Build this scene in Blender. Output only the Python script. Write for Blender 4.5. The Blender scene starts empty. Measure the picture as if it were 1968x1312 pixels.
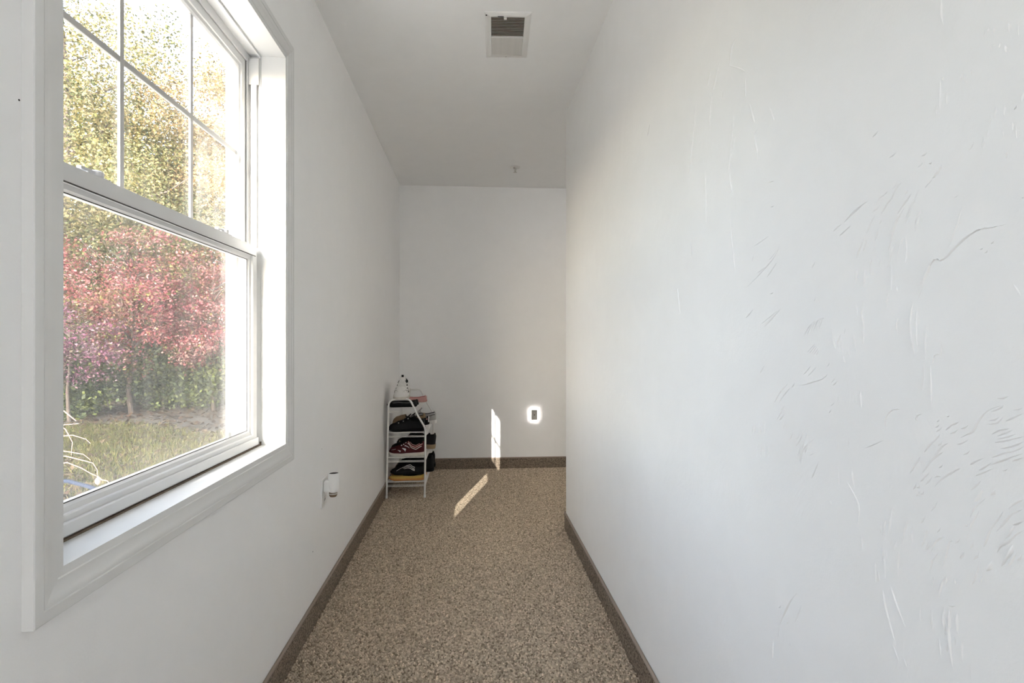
import bpy, bmesh, math, random
import numpy as np
from mathutils import Vector, Matrix

# ------------------------------------------------------------------ camera, sky, sun, exposure
scene = bpy.context.scene
COL = scene.collection
R = math.radians

cam_d = bpy.data.cameras.new('camera')
cam_d.sensor_fit = 'HORIZONTAL'; cam_d.sensor_width = 36.0; cam_d.lens = 19.207
cam_d.clip_start = 0.02; cam_d.clip_end = 300
cam = bpy.data.objects.new('camera', cam_d)
cam.location = (0, 0, 1.102); cam.rotation_euler = (R(90), 0, R(-4.194))
COL.objects.link(cam); scene.camera = cam

SUN_DIR = Vector((0.268, 1.0, -0.413)).normalized()      # direction the light travels
world = bpy.data.worlds.new('world'); scene.world = world; world.use_nodes = True
wn = world.node_tree.nodes; wl = world.node_tree.links
bg = wn['Background']
sky = wn.new('ShaderNodeTexSky'); sky.sky_type = 'NISHITA'; sky.sun_disc = False
sky.sun_elevation = R(22.3); sky.sun_rotation = R(195); sky.air_density = 1.0; sky.dust_density = 2.0; sky.ozone_density = 0.7
hs = wn.new('ShaderNodeHueSaturation'); hs.inputs['Saturation'].default_value = 0.55
wl.new(sky.outputs[0], hs.inputs['Color']); wl.new(hs.outputs[0], bg.inputs[0]); bg.inputs[1].default_value = SKY_STRENGTH = 1.45

sun_d = bpy.data.lights.new('sun', 'SUN'); sun_d.energy = 8.5; sun_d.angle = R(0.22); sun_d.color = (1.0, 0.95, 0.87)
sun = bpy.data.objects.new('sun', sun_d); sun.location = (-3, -8, 6)
sun.rotation_euler = SUN_DIR.to_track_quat('-Z', 'Y').to_euler(); COL.objects.link(sun)

FILL_LAMP_STRENGTH = 11.0
ALCOVE_LAMP_STRENGTH = 12.0
scene.view_settings.view_transform = 'Standard'
scene.view_settings.look = 'None'
scene.view_settings.gamma = 1.0
scene.view_settings.use_curve_mapping = False
scene.view_settings.exposure = 0.74
scene.cycles.max_bounces = 12; scene.cycles.diffuse_bounces = 8; scene.cycles.transparent_max_bounces = 16

# ------------------------------------------------------------------ helpers
def link(o, parent=None):
    COL.objects.link(o)
    if parent is not None: o.parent = parent
    return o

def tag(o, label=None, cat=None, group=None, kind=None):
    if label: o['label'] = label
    if cat: o['category'] = cat
    if group: o['group'] = group
    if kind: o['kind'] = kind
    return o

def thing(name, loc=(0, 0, 0), rot=(0, 0, 0), label=None, cat=None, group=None, kind=None):
    o = bpy.data.objects.new(name, None); o.empty_display_size = 0.05
    o.location = loc; o.rotation_euler = rot; COL.objects.link(o)
    return tag(o, label, cat, group, kind)

def frames(pts, closed=False):
    """tangent / normal / binormal along a polyline"""
    pts = [Vector(p) for p in pts]; n = len(pts); out = []
    nrm = None
    for i in range(n):
        a = pts[max(i - 1, 0)]; b = pts[min(i + 1, n - 1)]
        t = (b - a).normalized() if (b - a).length > 1e-9 else Vector((0, 0, 1))
        if nrm is None:
            ref = Vector((0, 0, 1)) if abs(t.z) < 0.9 else Vector((1, 0, 0))
            nrm = (ref - t * ref.dot(t)).normalized()
        else:
            nrm = (nrm - t * nrm.dot(t))
            nrm = nrm.normalized() if nrm.length > 1e-6 else t.orthogonal().normalized()
        out.append((pts[i], t, nrm, t.cross(nrm)))
    return out

class MB:
    """collects geometry, then builds ONE mesh object"""
    def __init__(self): self.v = []; self.f = []
    def add(self, vs, fs):
        k = len(self.v); self.v += [tuple(p) for p in vs]; self.f += [tuple(i + k for i in f) for f in fs]; return self
    def box(self, x0, x1, y0, y1, z0, z1):
        vs = [(x, y, z) for x in (x0, x1) for y in (y0, y1) for z in (z0, z1)]
        return self.add(vs, [(0, 1, 3, 2), (4, 6, 7, 5), (0, 4, 5, 1), (2, 3, 7, 6), (0, 2, 6, 4), (1, 5, 7, 3)])
    def tube(self, pts, r, n=8, caps=True):
        fr = frames(pts); m = len(fr)
        rs = r if isinstance(r, (list, tuple)) else [r] * m
        vs = []; fs = []
        for (p, t, a, b), rr in zip(fr, rs):
            for k in range(n):
                an = 2 * math.pi * k / n
                vs.append(p + a * (math.cos(an) * rr) + b * (math.sin(an) * rr))
        for i in range(m - 1):
            for k in range(n):
                q = (k + 1) % n
                fs.append((i * n + k, i * n + q, (i + 1) * n + q, (i + 1) * n + k))
        if caps:
            fs.append(tuple(range(n))[::-1]); fs.append(tuple((m - 1) * n + k for k in range(n)))
        return self.add(vs, fs)
    def lathe(self, prof, c=(0, 0, 0), n=24, axis='Z'):
        """prof: (radius, height)"""
        vs = []; fs = []; m = len(prof)
        for r, h in prof:
            for k in range(n):
                a = 2 * math.pi * k / n
                x, y, z = r * math.cos(a), r * math.sin(a), h
                if axis == 'X': x, y, z = h, r * math.cos(a), r * math.sin(a)
                if axis == 'Y': x, y, z = r * math.cos(a), h, -r * math.sin(a)
                vs.append((c[0] + x, c[1] + y, c[2] + z))
        for i in range(m - 1):
            for k in range(n):
                q = (k + 1) % n
                fs.append((i * n + k, i * n + q, (i + 1) * n + q, (i + 1) * n + k))
        fs.append(tuple(range(n))[::-1]); fs.append(tuple((m - 1) * n + k for k in range(n)))
        return self.add(vs, fs)
    def ring(self, rect, widths, prof):
        """mitred rectangular ring in the Y-Z plane. rect: outer (y0,y1,z0,z1); widths: left,right,bottom,top;
        prof: closed loop of (u, x), u = 0 at the outer edge and 1 at the inner edge"""
        y0, y1, z0, z1 = rect; wl_, wr, wb, wt = widths; m = len(prof)
        for a, b in ((0, 1), (1, 2), (2, 3), (3, 0)):
            vs = []
            for c in (a, b):
                for u, x in prof:
                    y = y0 + u * wl_ if c in (0, 3) else y1 - u * wr
                    z = z0 + u * wb if c in (0, 1) else z1 - u * wt
                    vs.append((x, y, z))
            self.add(vs, [(k, (k + 1) % m, m + (k + 1) % m, m + k) for k in range(m)])
        return self
    def build(self, name, mat, parent=None, smooth=False, bevel=0.0, segs=2, local=False, weld=False):
        vs = self.v
        if parent is not None and not local:
            p = parent
            off = Vector((0, 0, 0))
            while p is not None: off += p.location; p = p.parent
            vs = [(x - off.x, y - off.y, z - off.z) for x, y, z in vs]
        bm = bmesh.new()
        bv = [bm.verts.new(p) for p in vs]
        for f in self.f:
            try: bm.faces.new([bv[i] for i in f])
            except ValueError: pass
        if weld: bmesh.ops.remove_doubles(bm, verts=bm.verts, dist=1e-5)
        bmesh.ops.recalc_face_normals(bm, faces=bm.faces)
        if bevel > 0:
            es = [e for e in bm.edges if len(e.link_faces) == 2 and e.calc_face_angle(0) > 0.5]
            bmesh.ops.bevel(bm, geom=es, offset=bevel, segments=segs, affect='EDGES', profile=0.5)
        if smooth:
            for f in bm.faces: f.smooth = True
        me = bpy.data.meshes.new(name); bm.to_mesh(me); bm.free()
        if smooth and smooth != 'all':
            me.set_sharp_from_angle(angle=R(40))
        if mat: me.materials.append(mat)
        o = bpy.data.objects.new(name, me)
        return link(o, parent)

def bulk_mesh(name, V, F, mat, parent=None, cols=None, smooth=False):
    """fast mesh from numpy arrays; F: (n,k) index array"""
    me = bpy.data.meshes.new(name)
    n, k = F.shape
    me.vertices.add(len(V)); me.vertices.foreach_set('co', np.ascontiguousarray(V, dtype=np.float32).ravel())
    me.loops.add(n * k); me.loops.foreach_set('vertex_index', np.ascontiguousarray(F, dtype=np.int32).ravel())
    me.polygons.add(n); me.polygons.foreach_set('loop_start', np.arange(0, n * k, k, dtype=np.int32))
    if smooth: me.polygons.foreach_set('use_smooth', np.ones(n, dtype=bool))
    me.update(calc_edges=True)
    if cols is not None:
        at = me.color_attributes.new('col', 'FLOAT_COLOR', 'POINT')
        c = np.ones((len(V), 4), dtype=np.float32); c[:, :3] = cols
        at.data.foreach_set('color', c.ravel())
    if mat: me.materials.append(mat)
    o = bpy.data.objects.new(name, me)
    return link(o, parent)

# ------------------------------------------------------------------ materials
def mat_new(name):
    m = bpy.data.materials.new(name); m.use_nodes = True
    nt = m.node_tree; return m, nt.nodes, nt.links, nt.nodes['Principled BSDF']

def plain(name, col, rough=0.5, metal=0.0, spec=0.5, var=0.0, vscale=40, bump=0.0, bscale=200, emit=None, estr=0.0):
    m, N, L, B = mat_new(name)
    B.inputs['Base Color'].default_value = (*col, 1); B.inputs['Roughness'].default_value = rough
    B.inputs['Metallic'].default_value = metal; B.inputs['Specular IOR Level'].default_value = spec
    tc = N.new('ShaderNodeTexCoord')
    if var > 0:
        no = N.new('ShaderNodeTexNoise'); no.inputs['Scale'].default_value = vscale; no.inputs['Detail'].default_value = 4
        L.new(tc.outputs['Object'], no.inputs['Vector'])
        mx = N.new('ShaderNodeMix'); mx.data_type = 'RGBA'
        mx.inputs[6].default_value = (*[c * (1 - var) for c in col], 1); mx.inputs[7].default_value = (*[min(1, c * (1 + var)) for c in col], 1)
        L.new(no.outputs['Fac'], mx.inputs[0]); L.new(mx.outputs[2], B.inputs['Base Color'])
    if bump > 0:
        nb = N.new('ShaderNodeTexNoise'); nb.inputs['Scale'].default_value = bscale; nb.inputs['Detail'].default_value = 3
        L.new(tc.outputs['Object'], nb.inputs['Vector'])
        bp = N.new('ShaderNodeBump'); bp.inputs['Strength'].default_value = bump; bp.inputs['Distance'].default_value = 0.002
        L.new(nb.outputs['Fac'], bp.inputs['Height']); L.new(bp.outputs[0], B.inputs['Normal'])
    if emit:
        B.inputs['Emission Color'].default_value = (*emit, 1); B.inputs['Emission Strength'].default_value = estr
    return m

def plaster(name, col, strength=0.25, streaks=0.0):
    """painted hand-trowelled drywall: fine roller stipple plus broad uneven patches"""
    m, N, L, B = mat_new(name)
    B.inputs['Roughness'].default_value = 0.62; B.inputs['Specular IOR Level'].default_value = 0.35
    tc = N.new('ShaderNodeTexCoord')
    n1 = N.new('ShaderNodeTexNoise'); n1.inputs['Scale'].default_value = 260; n1.inputs['Detail'].default_value = 2
    n2 = N.new('ShaderNodeTexNoise'); n2.inputs['Scale'].default_value = 9; n2.inputs['Detail'].default_value = 5; n2.inputs['Distortion'].default_value = 0.8
    n3 = N.new('ShaderNodeTexNoise'); n3.inputs['Scale'].default_value = 45; n3.inputs['Detail'].default_value = 3
    for n in (n1, n2, n3): L.new(tc.outputs['Object'], n.inputs['Vector'])
    a = N.new('ShaderNodeMath'); a.operation = 'MULTIPLY'; a.inputs[1].default_value = 0.25; L.new(n1.outputs['Fac'], a.inputs[0])
    b = N.new('ShaderNodeMath'); b.operation = 'MULTIPLY_ADD'; b.inputs[1].default_value = 1.3; L.new(n2.outputs['Fac'], b.inputs[0]); L.new(a.outputs[0], b.inputs[2])
    c = N.new('ShaderNodeMath'); c.operation = 'MULTIPLY_ADD'; c.inputs[1].default_value = 0.35; L.new(n3.outputs['Fac'], c.inputs[0]); L.new(b.outputs[0], c.inputs[2])
    if streaks > 0:
        # patches of fine trowel streaks, their direction swept round by a slow noise
        wp = N.new('ShaderNodeTexNoise'); wp.inputs['Scale'].default_value = 2.2; wp.inputs['Detail'].default_value = 1; L.new(tc.outputs['Object'], wp.inputs['Vector'])
        wv = N.new('ShaderNodeVectorMath'); wv.operation = 'SCALE'; wv.inputs['Scale'].default_value = 0.55; L.new(wp.outputs['Color'], wv.inputs[0])
        ad = N.new('ShaderNodeVectorMath'); ad.operation = 'ADD'; L.new(tc.outputs['Object'], ad.inputs[0]); L.new(wv.outputs[0], ad.inputs[1])
        mp = N.new('ShaderNodeMapping'); mp.inputs['Scale'].default_value = (1, 1.0, 0.09); mp.inputs['Rotation'].default_value = (R(-18), 0, 0); L.new(ad.outputs[0], mp.inputs[0])
        st = N.new('ShaderNodeTexNoise'); st.inputs['Scale'].default_value = 110; st.inputs['Detail'].default_value = 2; L.new(mp.outputs[0], st.inputs['Vector'])
        mk = N.new('ShaderNodeTexNoise'); mk.inputs['Scale'].default_value = 5.5; mk.inputs['Detail'].default_value = 3; L.new(tc.outputs['Object'], mk.inputs['Vector'])
        mr = N.new('ShaderNodeMapRange'); mr.inputs[1].default_value = 0.52; mr.inputs[2].default_value = 0.68; L.new(mk.outputs['Fac'], mr.inputs[0])
        ml = N.new('ShaderNodeMath'); ml.operation = 'MULTIPLY'; L.new(st.outputs['Fac'], ml.inputs[0]); L.new(mr.outputs[0], ml.inputs[1])
        c2 = N.new('ShaderNodeMath'); c2.operation = 'MULTIPLY_ADD'; c2.inputs[1].default_value = streaks; L.new(ml.outputs[0], c2.inputs[0]); L.new(c.outputs[0], c2.inputs[2]); c = c2
    bp = N.new('ShaderNodeBump'); bp.inputs['Strength'].default_value = strength; bp.inputs['Distance'].default_value = 0.003
    L.new(c.outputs[0], bp.inputs['Height']); L.new(bp.outputs[0], B.inputs['Normal'])
    mx = N.new('ShaderNodeMix'); mx.data_type = 'RGBA'
    mx.inputs[6].default_value = (*[x * 0.975 for x in col], 1); mx.inputs[7].default_value = (*[min(1, x * 1.02) for x in col], 1)
    L.new(n2.outputs['Fac'], mx.inputs[0]); L.new(mx.outputs[2], B.inputs['Base Color'])
    return m

def carpet(name, dark, light, scale):
    m, N, L, B = mat_new(name)
    B.inputs['Roughness'].default_value = 0.95; B.inputs['Specular IOR Level'].default_value = 0.1
    tc = N.new('ShaderNodeTexCoord')
    vo = N.new('ShaderNodeTexVoronoi'); vo.inputs['Scale'].default_value = scale
    no = N.new('ShaderNodeTexNoise'); no.inputs['Scale'].default_value = scale * 0.8; no.inputs['Detail'].default_value = 3
    L.new(tc.outputs['Object'], vo.inputs['Vector']); L.new(tc.outputs['Object'], no.inputs['Vector'])
    sep = N.new('ShaderNodeSeparateColor'); L.new(vo.outputs['Color'], sep.inputs[0])
    mx = N.new('ShaderNodeMix'); mx.data_type = 'RGBA'
    mx.inputs[6].default_value = (*dark, 1); mx.inputs[7].default_value = (*light, 1)
    L.new(sep.outputs[0], mx.inputs[0]); L.new(mx.outputs[2], B.inputs['Base Color'])
    bp = N.new('ShaderNodeBump'); bp.inputs['Strength'].default_value = 1.0; bp.inputs['Distance'].default_value = 0.004; bp.invert = True
    L.new(vo.outputs['Distance'], bp.inputs['Height']); L.new(bp.outputs[0], B.inputs['Normal'])
    return m

def attr_mat(name, rough=0.9, transl=0.0, spec=0.2):
    """colour of each piece from its own attribute; leaves also let light through"""
    m, N, L, B = mat_new(name)
    at = N.new('ShaderNodeAttribute'); at.attribute_name = 'col'
    L.new(at.outputs['Color'], B.inputs['Base Color']); B.inputs['Roughness'].default_value = rough; B.inputs['Specular IOR Level'].default_value = spec
    if transl > 0:
        tr = N.new('ShaderNodeBsdfTranslucent'); L.new(at.outputs['Color'], tr.inputs[0])
        ms = N.new('ShaderNodeMixShader'); ms.inputs[0].default_value = transl
        L.new(B.outputs[0], ms.inputs[1]); L.new(tr.outputs[0], ms.inputs[2]); L.new(ms.outputs[0], N['Material Output'].inputs[0])
    return m

def glass_mat(name, haze_lo, haze_hi):
    """thin window pane: clear with Fresnel reflection, a film of dust streaks and smears on it"""
    m, N, L, B = mat_new(name)
    N.remove(B)
    tr = N.new('ShaderNodeBsdfTransparent'); tr.inputs[0].default_value = (0.985, 0.99, 0.985, 1)
    gl = N.new('ShaderNodeBsdfGlossy'); gl.inputs['Roughness'].default_value = 0.02
    lw = N.new('ShaderNodeLayerWeight'); lw.inputs[0].default_value = 0.5
    pw = N.new('ShaderNodeMath'); pw.operation = 'POWER'; pw.inputs[1].default_value = 5.0; L.new(lw.outputs['Facing'], pw.inputs[0])
    fr = N.new('ShaderNodeMath'); fr.operation = 'MULTIPLY_ADD'; fr.inputs[1].default_value = 0.75; fr.inputs[2].default_value = 0.018; L.new(pw.outputs[0], fr.inputs[0])
    m1 = N.new('ShaderNodeMixShader'); L.new(fr.outputs[0], m1.inputs[0]); L.new(tr.outputs[0], m1.inputs[1]); L.new(gl.outputs[0], m1.inputs[2])
    tl = N.new('ShaderNodeBsdfTranslucent'); tl.inputs[0].default_value = (1, 1, 1, 1)
    tc = N.new('ShaderNodeTexCoord')
    mp = N.new('ShaderNodeMapping'); mp.inputs['Scale'].default_value = (1, 14, 1.2)
    n1 = N.new('ShaderNodeTexNoise'); n1.inputs['Scale'].default_value = 2.5; n1.inputs['Detail'].default_value = 6
    L.new(tc.outputs['Object'], mp.inputs[0]); L.new(mp.outputs[0], n1.inputs['Vector'])
    mr = N.new('ShaderNodeMapRange'); mr.inputs[1].default_value = 0.35; mr.inputs[2].default_value = 0.75
    mr.inputs[3].default_value = haze_lo; mr.inputs[4].default_value = haze_hi
    L.new(n1.outputs['Fac'], mr.inputs[0])
    m2 = N.new('ShaderNodeMixShader'); L.new(mr.outputs[0], m2.inputs[0]); L.new(m1.outputs[0], m2.inputs[1]); L.new(tl.outputs[0], m2.inputs[2])
    L.new(m2.outputs[0], N['Material Output'].inputs[0])
    return m

def mesh_screen_mat(name):
    m, N, L, B = mat_new(name)
    B.inputs['Base Color'].default_value = (0.25, 0.25, 0.26, 1); B.inputs['Roughness'].default_value = 0.6
    tr = N.new('ShaderNodeBsdfTransparent')
    ms = N.new('ShaderNodeMixShader')
    tc = N.new('ShaderNodeTexCoord'); sp = N.new('ShaderNodeSeparateXYZ'); L.new(tc.outputs['Object'], sp.inputs[0])
    facs = []
    for k in (1, 2):
        a = N.new('ShaderNodeMath'); a.operation = 'MULTIPLY'; a.inputs[1].default_value = 1 / 0.0016; L.new(sp.outputs[k], a.inputs[0])
        b = N.new('ShaderNodeMath'); b.operation = 'FRACT'; L.new(a.outputs[0], b.inputs[0])
        c = N.new('ShaderNodeMath'); c.operation = 'LESS_THAN'; c.inputs[1].default_value = 0.12; L.new(b.outputs[0], c.inputs[0]); facs.append(c)
    mxm = N.new('ShaderNodeMath'); mxm.operation = 'MAXIMUM'; L.new(facs[0].outputs[0], mxm.inputs[0]); L.new(facs[1].outputs[0], mxm.inputs[1])
    L.new(mxm.outputs[0], ms.inputs[0]); L.new(tr.outputs[0], ms.inputs[1]); L.new(B.outputs[0], ms.inputs[2]); L.new(ms.outputs[0], N['Material Output'].inputs[0])
    return m

MT = dict(
    wall=plaster('wall_paint', (0.89, 0.89, 0.885), 0.22),
    wall_r=plaster('wall_paint_trowelled', (0.89, 0.89, 0.885), 0.30, 1.6),
    ridge=plain('ridge_paint', (0.89, 0.89, 0.885), 0.62, spec=0.35),
    ceil=plaster('ceiling_paint', (0.92, 0.92, 0.915), 0.15),
    trim=plain('trim_paint', (0.72, 0.72, 0.71), 0.38, bump=0.05, bscale=300),
    vinyl=plain('white_vinyl', (0.70, 0.70, 0.695), 0.35),
    grille=plain('shaded_grille_bars', (0.50, 0.49, 0.475), 0.4),  # white bars painted grey for the shade they stand in
    gasket=plain('dark_gasket', (0.05, 0.045, 0.04), 0.8),
    grime=plain('grimy_gap', (0.16, 0.12, 0.085), 0.95, var=0.5, vscale=60, bump=0.6, bscale=150),
    lock=plain('lock_metal', (0.62, 0.62, 0.63), 0.35, metal=0.3),
    glass_up=glass_mat('pane_glass_upper', 0.002, 0.014),
    glass_lo=glass_mat('pane_glass_lower', 0.002, 0.014),
    screen=mesh_screen_mat('insect_screen_mesh'),
    floor=carpet('carpet_backing', (0.10, 0.075, 0.05), (0.28, 0.215, 0.15), 120),
    pile=attr_mat('carpet_loops', 0.95, 0, 0.08),
    basecarpet=carpet('carpet_base_strip', (0.11, 0.087, 0.065), (0.37, 0.30, 0.235), 210),
    binding=plain('binding_tape', (0.30, 0.245, 0.20), 0.85, bump=0.4, bscale=700),
    rack=plain('white_coated_steel', (0.80, 0.79, 0.77), 0.35),
    plastic=plain('white_plastic', (0.84, 0.84, 0.83), 0.3),
    black=plain('black_fabric', (0.012, 0.012, 0.014), 0.8, bump=0.3, bscale=400),
    darkhole=plain('dark_opening', (0.02, 0.018, 0.016), 0.9),
    chrome=plain('brushed_metal', (0.6, 0.58, 0.55), 0.3, metal=0.9),
    oil=plain('amber_oil_bottle', (0.20, 0.14, 0.09), 0.15),
    duct=plain('brown_duct', (0.20, 0.145, 0.10), 0.9, var=0.3, vscale=30),
    slat=plain('louver_paint', (0.62, 0.60, 0.57), 0.55, var=0.12, vscale=60),
    vent=plain('vent_paint', (0.80, 0.79, 0.77), 0.5),
    glow=plain('night_light_glow', (1, 1, 1), 0.4, emit=(1.0, 0.92, 0.88), estr=3.6),
    nightpanel=plain('grey_sensor_panel', (0.42, 0.42, 0.41), 0.5, var=0.1),
    shade=plain('fill_lamp_shade', (0.9, 0.9, 0.88), 0.5, emit=(0.97, 0.98, 1.0), estr=FILL_LAMP_STRENGTH),
    shade2=plain('lit_small_shade', (0.9, 0.9, 0.88), 0.5, emit=(1.0, 0.97, 0.93), estr=ALCOVE_LAMP_STRENGTH),
    leaf=attr_mat('leaf_tissue', 0.6, 0.35, 0.35),
    grass=attr_mat('grass_blades', 0.8, 0.25, 0.2),
    bark=plain('grey_bark', (0.075, 0.058, 0.047), 0.95, var=0.4, vscale=12, bump=0.8, bscale=40),
    twig=plain('pale_peeling_twig', (0.24, 0.165, 0.135), 0.9, var=0.2, vscale=30),
    hose=plain('blue_grey_cable', (0.02, 0.028, 0.05), 0.9, spec=0.1),
    soil=plain('leafy_soil', (0.06, 0.05, 0.036), 0.98, var=0.5, vscale=3, bump=1.0, bscale=25),
    bounce_pale=plain('pale_bounce_slab', (0.80, 0.785, 0.76), 0.9, var=0.12, vscale=4, bump=0.4, bscale=60),
    siding=plain('outside_siding', (0.72, 0.70, 0.66), 0.7, var=0.05),
)

# ------------------------------------------------------------------ room shell
XL, XR, YB, YC, CH = -0.616, 0.552, 4.735, 3.18, 2.44   # left wall, right wall, back wall, corner, ceiling height
YF = -2.6; XA = 2.3                                      # wall behind the camera, far wall round the corner
XO = -0.785                                              # outer face of the left wall
WIN = (0.836, 1.858, 0.744, 2.052)                       # wall opening y0,y1,z0,z1

def struct(name, mb, mat, parent=None, **kw):
    o = mb.build(name, mat, parent, **kw)
    if parent is None: o['kind'] = 'structure'
    return o

floor = struct('floor', MB().box(XL - .17, XA + .12, YF - .12, YB + .12, -0.06, 0.0), MT['floor'])
struct('ceiling', MB().box(XL - .17, XA + .12, YF - .12, YB + .12, CH, CH + 0.12), MT['ceil'])
y0, y1, z0, z1 = WIN
def wall_with_opening(xa, xb):
    """one mesh: a slab with a rectangular hole through it"""
    Y = [YF - .12, y0, y1, YB]; Zs = [0, z0, z1, CH]
    mb = MB(); idx = {}
    def vid(x, j, k):
        key = (x, j, k)
        if key not in idx: idx[key] = len(mb.v); mb.v.append((x, Y[j], Zs[k]))
        return idx[key]
    for x in (xa, xb):
        for j in range(3):
            for k in range(3):
                if j == 1 and k == 1: continue
                mb.f.append((vid(x, j, k), vid(x, j + 1, k), vid(x, j + 1, k + 1), vid(x, j, k + 1)))
    def side(j0, k0, j1, k1): mb.f.append((vid(xa, j0, k0), vid(xb, j0, k0), vid(xb, j1, k1), vid(xa, j1, k1)))
    for j in range(3): side(j, 0, j + 1, 0); side(j, 3, j + 1, 3)
    for k in range(3): side(0, k, 0, k + 1); side(3, k, 3, k + 1)
    side(1, 1, 2, 1); side(1, 2, 2, 2); side(1, 1, 1, 2); side(2, 1, 2, 2)
    return mb
wall_left = struct('wall_left', wall_with_opening(XO, XL), MT['wall'])
wall_right = struct('wall_right', MB().box(XR, XR + .12, YF, YC, 0, CH), MT['wall_r'])
struct('wall_corner', MB().box(XR + .12, XA, YC - .12, YC, 0, CH), MT['wall'])
struct('wall_back', MB().box(XO, XA + .12, YB, YB + .12, 0, CH), MT['wall'])
struct('wall_end', MB().box(XA, XA + .12, YC - .12, YB, 0, CH), MT['wall'])
struct('wall_front', MB().box(XL, XR + .12, YF - .12, YF, 0, CH), MT['wall'])

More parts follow.
